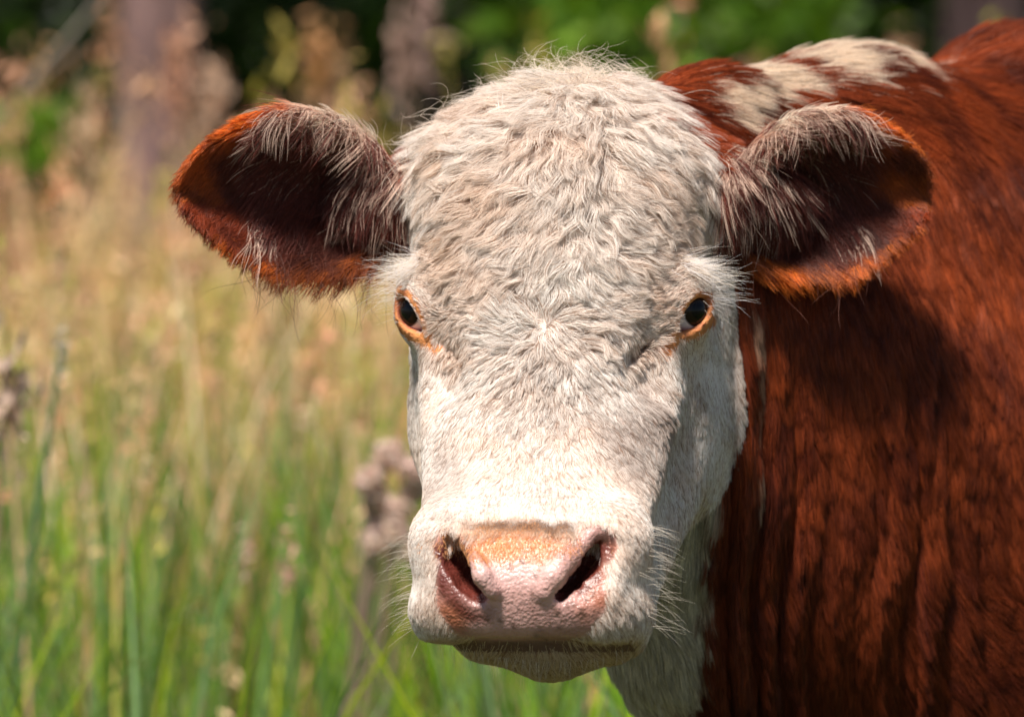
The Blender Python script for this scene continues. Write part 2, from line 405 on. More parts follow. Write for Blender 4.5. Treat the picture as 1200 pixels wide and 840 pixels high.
def coat_colour(p, part):
    px, py = to_px(p); q = to_head(p); n = len(p)
    nz = noise(p, .03, 0); nf = noise(p, .008, 1); nl = noise(p, .12, 2)
    # head: white, creamier on the cow's right, grey-brown cheek shading painted in, plus smudges
    head = mix(np.tile(WHITE, (n, 1)), CREAM, np.clip(.35 + .35 * nz + .15 * nl, 0, 1))
    head = mix(head, np.array([.55, .46, .41]), np.clip(step(np.hypot((px - 745) / 70, (py - 500) / 90), 1, .2) * (.75 + .4 * nz), 0, .75))  # grey below the right eye: cheek shading painted into the coat
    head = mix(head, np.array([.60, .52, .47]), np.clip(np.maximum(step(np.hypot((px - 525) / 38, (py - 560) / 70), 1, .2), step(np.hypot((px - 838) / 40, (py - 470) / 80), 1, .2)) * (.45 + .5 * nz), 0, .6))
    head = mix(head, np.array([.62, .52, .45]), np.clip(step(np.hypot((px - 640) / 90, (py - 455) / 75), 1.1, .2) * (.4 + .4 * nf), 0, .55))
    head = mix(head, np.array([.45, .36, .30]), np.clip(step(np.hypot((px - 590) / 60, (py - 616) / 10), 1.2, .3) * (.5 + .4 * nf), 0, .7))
    edge = (px - (742 + .72 * (py - 95))) + 14 * nf + 10 * nz
    back = step(edge, 0, 22) * step(py, 262, 232)
    xb = np.interp(py, [230, 260, 330, 420, 500, 560, 590, 700], [856, 858, 870, 872, 870, 855, 843, 836])
    back = np.maximum(back, step(px + 4 * nf, xb, xb + 8) * (q[:, 1] > .0) * step(py, 600, 590))
    head = mix(head, np.array([.78, .54, .34]), np.clip(step(np.hypot((px - 560) / 80, (py - 240) / 110), 1.1, .2) * (.08 + .2 * nz), 0, .25))
    head = mix(head, RUST * (1 + .15 * nz[:, None]), (back > rng.uniform(.08, .92, n)).astype(float))
    bl = step(px, 506, 490) * step(py, 218, 204) * step(q[:, 1], .05, .075)
    head = mix(head, RUST, bl)
    tan = step(q[:, 2], -.243, -.254) * step(q[:, 1], -.04, -.09)
    head = mix(head, np.array([.66, .48, .26]), tan * .75)
    # body
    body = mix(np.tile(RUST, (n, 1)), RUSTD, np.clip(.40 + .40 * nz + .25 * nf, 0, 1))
    shade_dn = step(py, 350, 760); body = mix(body, RUSTD * .85, shade_dn * .6)  # coat darkens downward: shade of the lower flank painted into the colour
    pat = np.maximum(step(np.hypot((px - 850 + .5 * (py - 115)) / 50, (py - 118) / 30) + .40 * nz + .2 * nf, 1.1, .4),
                     step(np.hypot((px - 975) / 80, (py - 84) / 25) + .45 * nz + .3 * nf, 1.1, .2))
    body = mix(body, np.array([.98, .80, .62]), (pat > np.clip(.5 + .28 * rng.normal(size=n), .03, .97)).astype(float))
    w = step(seg_dist(px, py, [(880, 345), (888, 420), (890, 520), (886, 560)]) + 4 * nf, 9, 2)
    body = mix(body, np.array([.66, .42, .28]), w * .8)
    thr = step(px + 6 * nf + 5 * nz, 842 - .12 * (py - 590), 826 - .12 * (py - 590)) * step(py, 540, 570) * step(py + 10 * nf, 832, 808)
    body = mix(body, np.array([.66, .60, .48]), thr)
    head = mix(head, np.array([.78, .44, .22]), step(np.hypot((px - 600) / 90, (py - 628) / 22) + .3 * nf, 1.3, .3) * .6 * (q[:, 1] < -.13))
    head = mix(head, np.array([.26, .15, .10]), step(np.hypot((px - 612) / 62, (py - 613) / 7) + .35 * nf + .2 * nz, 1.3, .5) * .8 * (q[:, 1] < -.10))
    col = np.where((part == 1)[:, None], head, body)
    for s, k in ((-1, 3), (1, 4)):
        m = part == k
        if not m.any(): continue
        e = ear_local(p[m], s); l, ac = e[:, 0], e[:, 2]
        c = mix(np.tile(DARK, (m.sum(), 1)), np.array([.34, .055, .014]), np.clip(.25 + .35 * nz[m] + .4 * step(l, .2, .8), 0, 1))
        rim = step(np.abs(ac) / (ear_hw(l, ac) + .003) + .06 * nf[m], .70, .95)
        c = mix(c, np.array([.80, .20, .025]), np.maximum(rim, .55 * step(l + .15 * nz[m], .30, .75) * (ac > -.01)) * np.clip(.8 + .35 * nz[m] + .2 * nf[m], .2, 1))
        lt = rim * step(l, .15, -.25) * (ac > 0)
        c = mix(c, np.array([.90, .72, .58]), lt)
        if s < 0: c = mix(c, RUST, step(l, -.80, -.92) * (ac > .012))
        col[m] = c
    return col

LIDS = [([(792, 390), (800, 366), (818, 346), (838, 343)], 4), ([(794, 393), (814, 389), (838, 370)], 8), ([(790, 396), (777, 410)], 7),
        ([(462, 338), (482, 348), (493, 366), (499, 388)], 4), ([(472, 384), (486, 393), (500, 398)], 8), ([(500, 394), (513, 407)], 6)]
def eye_field(q):
    '''metres outside the hairless rim of the eyes'''
    p = from_head(q); px, py = to_px(p); out = np.full(len(q), 9.0)
    for s in (1, -1):
        E = EYE[s]; dE = np.linalg.norm(q - E, axis=1); out = np.minimum(out, dE - EYE_R + .0030)
        for pts_l, w_l in LIDS[:3] if s > 0 else LIDS[3:]:
            out = np.minimum(out, np.where(dE < .055, (seg_dist(px, py, pts_l) - w_l) / S + .008, 9))
    return out + .0012 * noise(q, .006, 1)
def paint_skin(p, nrm, part):
    px, py = to_px(p); q = to_head(p); n = len(p)
    nz = noise(p, .02, 0); nf = noise(p, .005, 1); nv = noise(p, .0025, 3)
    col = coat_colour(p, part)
    col = np.where((part == 1)[:, None], col * np.array([.72, .60, .55]), col * .5)
    pad = pad_mask(px, py, q)
    pk = mix(np.tile(PINK, (n, 1)), np.array([.38, .20, .17]), np.clip(.20 + .35 * nz + .2 * nf + .35 * step(py, 690, 750), 0, 1))
    pk = mix(pk, np.array([.66, .44, .40]), np.clip(step(np.hypot((px - 600) / 60, (py - 668) / 22), 1.2, .4), 0, 1) * .7)
    al = np.minimum(seg_dist(px, py, [(712, 650), (706, 690), (690, 715)]), seg_dist(px, py, [(512, 655), (522, 700), (535, 725)]))
    pk = mix(pk, np.array([.38, .13, .07]), np.clip(step(al, 26, 6) * (.6 + .3 * nz), 0, 1))
    rim = np.minimum(seg_dist(px, py, [(690, 640), (672, 664), (648, 690)]), seg_dist(px, py, [(532, 640), (542, 664), (560, 690)]))
    pk = mix(pk, np.array([.62, .36, .28]), step(rim, 7, 2) * .5)
    orr = step(np.hypot((px - 598) / 84, (py - 638) / 24) + .22 * nz + .1 * nf, 1.25, .45)
    pk = mix(pk, np.array([.78, .33, .14]), orr * np.clip(.75 + .3 * nz + .2 * nf, 0, 1))
    pk = mix(pk, np.array([.13, .07, .05]), step(nf + .5 * nv, 1.25, 1.5) * .75)
    for x, y, r in ((540, 640, 9), (697, 636, 8), (563, 626, 5), (612, 657, 4), (596, 662, 4), (630, 745, 5), (655, 650, 3)):
        pk = mix(pk, np.array([.16, .09, .07]), step(np.hypot(px - x, (py - y) * 1.3) + 2 * nf, r, r * .4) * .8)
    for s in (1, -1):
        for i, pt in enumerate(nostril_pts(s)):
            dd = np.linalg.norm(q - (pt + np.array([0, .016, .002])), axis=1)
            pk = mix(pk, np.array([.12, .026, .018]), step(np.linalg.norm((q - pt)[:, [0, 2]], axis=1), .024, .016) * step(q[:, 1] - pt[1], .009, .018))
    col = mix(col, pk, pad)
    lip = step(np.abs(py - 758), 12, 5) * (q[:, 1] < -.10) * (q[:, 2] < -.2)
    col = mix(col, np.array([.12, .06, .04]), lip)
    for s in (1, -1):
        d = np.linalg.norm(q - EYE[s], axis=1)
        h = q - EYE[s]; med = -s * h[:, 0]
        m = step(eye_field(q), .0120, .0070) * (part == 1)
        col = mix(col, mix(np.tile([.66, .25, .08], (n, 1)), np.array([.40, .12, .05]), np.clip(.25 + .5 * nf + .3 * nz, 0, 1)), m)
        col = mix(col, np.array([.30, .07, .03]), step(d, EYE_R + .0035, EYE_R + .0015) * (part == 1))
        g = np.linalg.norm((q - EYE[s] - np.array([-s * .026, -.016, -.026])) / np.array([.010, .03, .006]), axis=1) + .4 * nf
        col = mix(col, np.array([.10, .04, .02]), step(g, 1.1, .5) * .7 * (part == 1))
    return np.clip(col, 0, 1), pad

# ------------------------------------------------------------------ skin mesh
def vertex_normals(v, f):
    e1 = v[f[:, 2]] - v[f[:, 0]]; e2 = v[f[:, 3]] - v[f[:, 1]]; fn = np.cross(e1, e2)
    n = np.zeros_like(v)
    for i in range(4): np.add.at(n, f[:, i], fn)
    return n / (np.linalg.norm(n, axis=1, keepdims=True) + 1e-12)
vn = vertex_normals(verts, quads)
part = classify(verts)
skin_col, pad_v = paint_skin(verts, vn, part)

m_skin, t_, b_ = node_mat('hide')
at = t_.nodes.new('ShaderNodeAttribute'); at.attribute_name = 'skin'
ap = t_.nodes.new('ShaderNodeAttribute'); ap.attribute_name = 'bare'
t_.links.new(at.outputs['Color'], b_.inputs['Base Color'])
mr = t_.nodes.new('ShaderNodeMapRange'); mr.inputs['To Min'].default_value = .7; mr.inputs['To Max'].default_value = .32
t_.links.new(ap.outputs['Fac'], mr.inputs['Value']); t_.links.new(mr.outputs[0], b_.inputs['Roughness'])
tc = t_.nodes.new('ShaderNodeTexCoord')
vo = t_.nodes.new('ShaderNodeTexVoronoi'); vo.inputs['Scale'].default_value = 400; vo.feature = 'SMOOTH_F1'
no = t_.nodes.new('ShaderNodeTexNoise'); no.inputs['Scale'].default_value = 600; no.inputs['Detail'].default_value = 4
ds = t_.nodes.new('ShaderNodeTexNoise'); ds.inputs['Scale'].default_value = 120
mx = t_.nodes.new('ShaderNodeVectorMath'); mx.operation = 'MULTIPLY_ADD'; mx.inputs[1].default_value = (.006, .006, .006)
t_.links.new(tc.outputs['Object'], ds.inputs['Vector']); t_.links.new(ds.outputs['Color'], mx.inputs[0]); t_.links.new(tc.outputs['Object'], mx.inputs[2])
t_.links.new(mx.outputs[0], vo.inputs['Vector']); t_.links.new(tc.outputs['Object'], no.inputs['Vector'])
ad = t_.nodes.new('ShaderNodeMath'); ad.operation = 'MULTIPLY_ADD'; ad.inputs[1].default_value = .5
t_.links.new(no.outputs['Fac'], ad.inputs[0]); t_.links.new(vo.outputs['Distance'], ad.inputs[2])
bu = t_.nodes.new('ShaderNodeBump'); bu.inputs['Distance'].default_value = .0016; bu.inputs['Strength'].default_value = .8; bu.invert = True
t_.links.new(ad.outputs[0], bu.inputs['Height']); t_.links.new(bu.outputs[0], b_.inputs['Normal'])
bu.inputs['Strength'].default_value = .6; b_.inputs['Subsurface Weight'].default_value = .12; b_.inputs['Subsurface Radius'].default_value = (1, .3, .2); b_.inputs['Subsurface Scale'].default_value = .004

cow = mesh_obj('cow', verts, quads, m_skin)
cow['label'] = 'white-faced rust-brown cow standing in tall grass and facing the viewer'; cow['category'] = 'cow'
ca = cow.data.color_attributes.new('skin', 'FLOAT_COLOR', 'POINT')
ca.data.foreach_set('color', np.concatenate([skin_col, np.ones((len(verts), 1))], 1).astype(np.float32).ravel())
fa = cow.data.attributes.new('bare', 'FLOAT', 'POINT'); fa.data.foreach_set('value', pad_v.astype(np.float32))
print('skin', time.time() - T0)

# ------------------------------------------------------------------ eyes
def make_eye(s):
    c = from_head(EYE[s]); ax = np.array([.60, -.78, .02]) if s > 0 else np.array([-.74, -.66, .03]); ax /= np.linalg.norm(ax)
    nu, nv_ = 64, 40; v = []; f = []
    M = axes(ax, (0, 0, 1)); med = np.array([-s * .9, -.3, -.3])
    cols = []
    for j in range(nv_ + 1):
        th = math.pi * j / nv_
        for i in range(nu):
            ph = 2 * math.pi * i / nu
            d = M[0] * math.cos(th) + (M[1] * math.cos(ph) + M[2] * math.sin(ph)) * math.sin(th)
            bulge = 1 + .05 * max(0, 1 - (th / R(44)) ** 2)
            v.append(c + d * EYE_R * bulge)
            t = th / R(36)
            if t < .62: cc = np.array([.004, .003, .004])
            elif t < 1: cc = np.array([.020, .010, .006])
            else:
                k = min(1, (t - 1) / .12); cc = np.array([.02, .01, .01]) * (1 - k) + np.array([.78, .74, .80]) * k
                r_ = np.clip((d @ (med / np.linalg.norm(med)) - .80) / .2, 0, 1); cc = cc * (1 - r_) + np.array([.50, .14, .11]) * r_
                lo = np.clip((-d[2] - .58) / .2, 0, 1); cc = cc * (1 - lo) + np.array([.42, .10, .08]) * lo
            cols.append((*cc, 1))
    for j in range(nv_):
        for i in range(nu):
            f.append((j * nu + i, j * nu + (i + 1) % nu, (j + 1) * nu + (i + 1) % nu, (j + 1) * nu + i))
    o = mesh_obj('eye', np.array(v), f[::-1], m_eye, cow)
    a = o.data.color_attributes.new('skin', 'FLOAT_COLOR', 'POINT'); a.data.foreach_set('color', np.array(cols, np.float32).ravel())
    return o
m_eye, t_, b_ = node_mat('eyeball'); at = t_.nodes.new('ShaderNodeAttribute'); at.attribute_name = 'skin'
t_.links.new(at.outputs['Color'], b_.inputs['Base Color']); b_.inputs['Roughness'].default_value = .10; b_.inputs['Specular IOR Level'].default_value = .2
b_.inputs['Coat Weight'].default_value = .08; b_.inputs['Coat Roughness'].default_value = .04
for s in (1, -1): make_eye(s)

# ------------------------------------------------------------------ fur
def unit(a): return a / (np.linalg.norm(a, axis=-1, keepdims=True) + 1e-9)
tri = np.concatenate([quads[:, [0, 1, 2]], quads[:, [0, 2, 3]]])
ta, tb, tcn = verts[tri[:, 0]], verts[tri[:, 1]], verts[tri[:, 2]]
tri_n = np.cross(tb - ta, tcn - ta); tri_a = np.linalg.norm(tri_n, axis=1) / 2
tri_c = (ta + tb + tcn) / 3; tri_part = part[tri[:, 0]]
def scatter(weight):
    """weight: hairs per square metre on each triangle"""
    ex = tri_a * weight; n = rng.poisson(ex); idx = np.repeat(np.arange(len(tri)), n)
    r1, r2 = np.sqrt(rng.random(len(idx))), rng.random(len(idx))
    b0, b1, b2 = 1 - r1, r1 * (1 - r2), r1 * r2
    t = tri[idx]
    p = verts[t[:, 0]] * b0[:, None] + verts[t[:, 1]] * b1[:, None] + verts[t[:, 2]] * b2[:, None]
    nn = unit(vn[t[:, 0]] * b0[:, None] + vn[t[:, 1]] * b1[:, None] + vn[t[:, 2]] * b2[:, None])
    return p, nn
def nearest(p, g):
    kd = kdtree.KDTree(len(g))
    for i, c in enumerate(g): kd.insert(c, i)
    kd.balance(); return np.fromiter((kd.find(c)[1] for c in p), np.int64, len(p))
m_hair = bpy.data.materials.new('hair'); m_hair.use_nodes = True; t_ = m_hair.node_tree; t_.nodes.clear()
hb = t_.nodes.new('ShaderNodeBsdfPrincipled'); hb.inputs['Roughness'].default_value = .42; hb.inputs['Specular IOR Level'].default_value = .35
ht = t_.nodes.new('ShaderNodeBsdfTranslucent'); hm = t_.nodes.new('ShaderNodeMixShader'); hm.inputs[0].default_value = .34
ha = t_.nodes.new('ShaderNodeAttribute'); ha.attribute_name = 'tint'; ho = t_.nodes.new('ShaderNodeOutputMaterial')
t_.links.new(ha.outputs['Color'], hb.inputs['Base Color']); t_.links.new(ha.outputs['Color'], ht.inputs['Color'])
t_.links.new(hb.outputs[0], hm.inputs[1]); t_.links.new(ht.outputs[0], hm.inputs[2]); t_.links.new(hm.outputs[0], ho.inputs['Surface'])

def curves_obj(name, pts, rad, col, label=None):
    n, K = pts.shape[:2]
    c = bpy.data.hair_curves.new(name); c.add_curves([K] * n)
    c.attributes['position'].data.foreach_set('vector', to_world(pts.reshape(-1, 3)).astype(np.float32).ravel())
    a = c.attributes.get('radius') or c.attributes.new('radius', 'FLOAT', 'POINT')
    a.data.foreach_set('value', rad.astype(np.float32).ravel())
    a = c.attributes.new('tint', 'FLOAT_COLOR', 'CURVE')
    a.data.foreach_set('color', np.concatenate([np.clip(col, .003, .98), np.ones((n, 1))], 1).astype(np.float32).ravel())
    c.materials.append(m_hair)
    o = bpy.data.objects.new(name, c); sc.collection.objects.link(o); o.parent = cow; o['kind'] = 'stuff'
    if label: o['label'] = label
    return o
def strand(p, n, d, L, lift, curl, wave, ph, grav, K):
    """bare strands: roots p, normals n, comb d (tangent), length L, starting lift, curl amplitude, waves per strand, phase, droop"""
    T = unit(d - n * (d * n).sum(-1, keepdims=True)); B = np.cross(n, T)
    out = np.zeros((len(p), K, 3)); pos = np.zeros_like(p); seg = (L / (K - 1))[:, None]
    g = np.array([0, 0, -1.0])
    for j in range(1, K):
        t = (j - .5) / (K - 1)
        lf = lift * (1 - t) ** 1.5 + .06
        a = wave * 2 * np.pi * t + ph
        c = (curl * np.cos(a))[:, None] * B + (curl * .5 * np.sin(a))[:, None] * n * (.4 + t)
        dd = T + n * lf[:, None] + c + g * (grav * t)[:, None]
        low = (dd * n).sum(-1); dd = dd + n * np.clip(.04 - low, 0, None)[:, None]
        pos = pos + unit(dd) * seg; out[:, j] = pos
    return out
def clump_of(p, size, zs=1.0):
    key = np.floor(p * [1, 1, zs] / size * 1.6).astype(np.int64); _, gi = np.unique(key[:, 0] * 73856093 ^ key[:, 1] * 19349663 ^ key[:, 2] * 83492791, return_index=True)
    return gi[nearest(p * [1, 1, zs], (p * [1, 1, zs])[gi])]
def groom(p, n, d, L, lift, curl, wave, grav, K=7, clumps=((.010, .6), (.003, .5)), jit=.25, rad=.00020, zs=1.0, cvar=0.0, camt=1.0):
    N = len(p); G = [clump_of(p, c_[0], zs) for c_ in clumps]; cr_ = rng.normal(size=N)[G[0]]; c2_ = rng.random(N)[G[0]]; c3_ = rng.normal(size=N)[G[-1]]
    B_ = np.cross(n, d); d = unit(d + B_ * (cvar * (cr_ * .8 + c3_ * .4))[:, None]); L = L * (1 - cvar * .5 + cvar * c2_); lift = lift * (1 - cvar * .6 + cvar * 1.4 * c2_)
    ph = noise(p, .02, 3) * 3 + cr_ * cvar * 3 + rng.normal(0, .25, N)
    own = strand(p, n, d + rng.normal(0, jit, d.shape), L * rng.uniform(.75, 1.15, N), lift * rng.uniform(.7, 1.3, N), curl, wave, ph, grav, K)
    t = np.linspace(0, 1, K)[None, :, None]
    for (size, amt), g in zip(clumps, G):
        to = (p[g] - p)[:, None, :] + own[g]
        k = amt * (camt * rng.uniform(.5, 1.2, N))[:, None, None] * (t ** .8)
        own = own * (1 - k) + to * k
    r = np.ones((N, K)) * rad * rng.uniform(.7, 1.25, N)[:, None] * np.interp(np.linspace(0, 1, K), [0, .5, .85, 1], [1, .9, .55, .12])[None]
    return p[:, None] + own, r

def idw(px, py, table, power=2.6):
    tb_ = np.array(table, float); ww = 1 / (np.hypot(px[:, None] - tb_[:, 0], py[:, None] - tb_[:, 1]) + 6) ** power
    return (ww @ tb_[:, 2:]) / ww.sum(1, keepdims=True)
# on the face: px py | comb right, comb up, length mm, lift, curl
FACE = [
 (640, 395, 0, 0, 17, .9, .5), (600, 380, -1, .3, 20, .6, .6), (680, 385, 1, .3, 20, .6, .6), (640, 350, .1, 1, 22, .7, .7), (640, 435, 0, -1, 16, .5, .3), (605, 425, -.7, -.8, 17, .5, .4), (680, 425, .7, -.8, 17, .5, .4),
 (590, 470, -.5, -1, 12, .35, .2), (640, 480, 0, -1, 12, .35, .2), (700, 470, .5, -1, 12, .35, .2), (640, 540, 0, -1, 7, .25, .1), (570, 540, -.2, -1, 6, .2, .1), (700, 540, .2, -1, 7, .25, .1),
 (600, 600, 0, -1, 4, .2, 0), (530, 590, -.2, -1, 4, .2, 0), (690, 600, .2, -1, 4, .2, 0), (500, 480, -.1, -1, 4, .15, 0), (490, 560, -.1, -1, 4, .15, 0),
 (540, 410, -.4, -.6, 13, .4, .3), (508, 350, -.7, .5, 8, .3, .1), (492, 315, -.7, .3, 10, .3, .2), (500, 260, -.8, -.3, 20, .5, .7), (480, 200, -.8, -.5, 24, .5, .8), (540, 300, -.8, -.4, 24, .5, .9),
 (560, 220, -.9, -.3, 28, .5, 1.0), (560, 150, -.9, .1, 32, .6, .9), (540, 110, -.9, .5, 34, .7, .9), (600, 100, -.6, .6, 36, .7, .9), (620, 200, -.6, -.6, 30, .6, 1.0), (610, 290, -.6, -.5, 24, .6, 1.0),
 (670, 120, .0, -.7, 36, .8, .9), (670, 180, .0, -1, 32, .6, 1.0), (660, 260, .1, -1, 28, .6, 1.1), (650, 310, .1, -.5, 25, .6, 1.1), (700, 80, .5, .4, 34, .8, .9), (650, 75, -.1, .8, 38, .9, 1.0), (750, 110, .9, .1, 30, .6, .7),
 (730, 180, .9, -.2, 30, .5, .9), (800, 180, .9, -.3, 24, .5, .8), (720, 250, .8, -.3, 27, .5, 1.0), (790, 250, .7, -.5, 24, .45, .8), (840, 250, .6, -.8, 20, .4, .5), (740, 310, .7, .35, 24, .5, .8), (790, 310, .7, .35, 16, .4, .4), (785, 345, .7, .6, 10, .3, .1), (755, 395, .5, .1, 12, .3, .2),
 (710, 350, .9, .1, 22, .5, .7), (760, 360, .7, .3, 14, .3, .2), (730, 410, .3, -1, 12, .3, .2), (770, 430, .3, -1, 6, .2, .1), (840, 430, .2, -1, 4, .15, 0), (860, 350, .4, -.9, 8, .3, .1), (760, 500, .4, -1, 6, .2, .1),
 (840, 520, .1, -1, 5, .2, 0), (760, 600, .3, -1, 5, .2, 0), (820, 600, 0, -1, 8, .25, 0), (490, 650, -.4, -.9, 3.5, .2, 0), (500, 730, -.4, -.9, 4.5, .3, 0), (740, 660, .5, -.9, 4.5, .25, 0), (740, 730, .5, -.9, 7, .35, 0), (620, 780, 0, -1, 6, .3, 0),
 (570, 770, -.3, -1, 6, .3, 0), (690, 770, .4, -1, 6, .3, 0), (600, 640, 0, -.6, 2, .3, 0)]
def view_weight(p, nrm):
    px, py = to_px(p); v = unit(p + np.array([0, D0, 0])); face = -(v * nrm).sum(-1)
    w_ = np.interp(face, [-.6, -.15, .1], [.06, .5, 1.0])
    out = np.maximum(np.maximum(-px, px - 1200), np.maximum(-py, py - 840))
    return w_ * np.interp(out, [0, 60, 260], [1, .5, .12])
tn = unit(tri_n); vw = view_weight(tri_c, tn)
tq = to_head(tri_c); tpx, tpy = to_px(tri_c); tpad = pad_mask(tpx, tpy, tq)
eye_d = np.minimum(np.linalg.norm(tq - EYE[1], axis=1), np.linalg.norm(tq - EYE[-1], axis=1))
nos_d = np.min([np.linalg.norm(tq - pt, axis=1) for s in (1, -1) for pt in nostril_pts(s)], axis=0)
bare = np.clip(1 - tpad, 0, 1) * (1 - .97 * step(np.abs(tpy - 757), 8, 4) * (tq[:, 1] < -.08) * (tq[:, 2] < -.2) * (np.abs(tpx - 620) < 128)) * step(eye_field(tq), .0060, .0115) * step(nos_d, .013, .018)
QUAL = 1.0

# --- face and poll
fr = idw(tpx, tpy, FACE)
wgt = np.interp(fr[:, 2], [4, 12, 30], [1.9e6, 1.3e6, 9.5e5]) * (tri_part == 1) * vw * bare
p, n = scatter(wgt * QUAL); px, py = to_px(p); pr = classify(p)
fc = idw(px, py, FACE)
ang = noise(p, .026, 0) * .42 * np.clip(fc[:, 4] * 1.2, 0, 1) + noise(p, .009, 1) * .12
dx, dz = fc[:, 0], fc[:, 1]; dx, dz = dx * np.cos(ang) - dz * np.sin(ang), dx * np.sin(ang) + dz * np.cos(ang)
d = np.stack([dx, np.zeros_like(dx), dz], -1)
back = step(to_head(p)[:, 1], .04, .10)[:, None]; d = unit(d + np.array([.0, .35, -.3]) * back)
dk = (rng.random(len(p)) < np.interp(fc[:, 2], [3, 7, 16, 24], [.10, .26, .22, .16]))[:, None]
col = coat_colour(p, pr) * rng.uniform(.85, 1.03, (len(p), 1)) * np.where(dk, np.array([.52, .40, .33]), 1.0)
ed = np.minimum(np.linalg.norm(to_head(p) - EYE[1], axis=1), np.linalg.norm(to_head(p) - EYE[-1], axis=1))
fc[:, 2] *= np.interp(ed, [.026, .060], [.12, 1]); fc[:, 2] = np.maximum(fc[:, 2], 3)
fc[:, 2] = np.where(fc[:, 2] < 9, np.maximum(fc[:, 2] * 1.5, 4.5), fc[:, 2]); fc[:, 3] *= np.interp(fc[:, 2], [5, 16], [.45, 1])
camt = np.interp(fc[:, 2], [6, 17], [.30, 1.0])
pts, rad = groom(p, n, d, fc[:, 2] / 1000 * np.interp(fc[:, 2], [12, 22], [1, 1.3]), fc[:, 3] * .9, fc[:, 4] * .65, .60 + .0 * dx + np.clip(fc[:, 2] / 30, 0, 1) * .35, np.full(len(p), .15), 9,
                 clumps=((.0095, .72), (.0032, .6)), rad=.00016, jit=.12, cvar=.45 * camt, camt=camt)
curves_obj('face_fur', pts, rad, col)
print('face fur', len(p), time.time() - T0)

# --- body
wgt = 6.5e5 * (tri_part == 2) * vw
p, n = scatter(wgt * QUAL); px, py = to_px(p)
g = np.clip((py - 110) / 90, 0, 1)
sx = np.interp(px, [760, 900, 1200], [.25, .05, .45])
d = np.stack([sx * .6 + .9 * (1 - g), .5 * (1 - g) + .15, -1.0 * g - .05], -1)
low = step(py, 560, 760) * step(px, 930, 1150); d = d + np.stack([low * .5, low * .2, low * .3], -1)
ang = noise(p, .06, 0) * .16 + noise(p, .016, 2) * .10
d = unit(np.stack([d[:, 0] * np.cos(ang) - d[:, 2] * np.sin(ang), d[:, 1], d[:, 0] * np.sin(ang) + d[:, 2] * np.cos(ang)], -1))
L = np.interp(py, [40, 160, 300, 840], [.052, .042, .036, .034])
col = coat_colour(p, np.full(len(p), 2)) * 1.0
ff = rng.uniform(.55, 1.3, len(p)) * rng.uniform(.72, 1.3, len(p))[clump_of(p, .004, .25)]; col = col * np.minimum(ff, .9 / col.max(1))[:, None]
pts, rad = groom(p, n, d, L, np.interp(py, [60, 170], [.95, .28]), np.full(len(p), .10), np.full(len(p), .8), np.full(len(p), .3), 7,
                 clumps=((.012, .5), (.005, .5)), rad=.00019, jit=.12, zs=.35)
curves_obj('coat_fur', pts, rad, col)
print('coat', len(p), time.time() - T0)

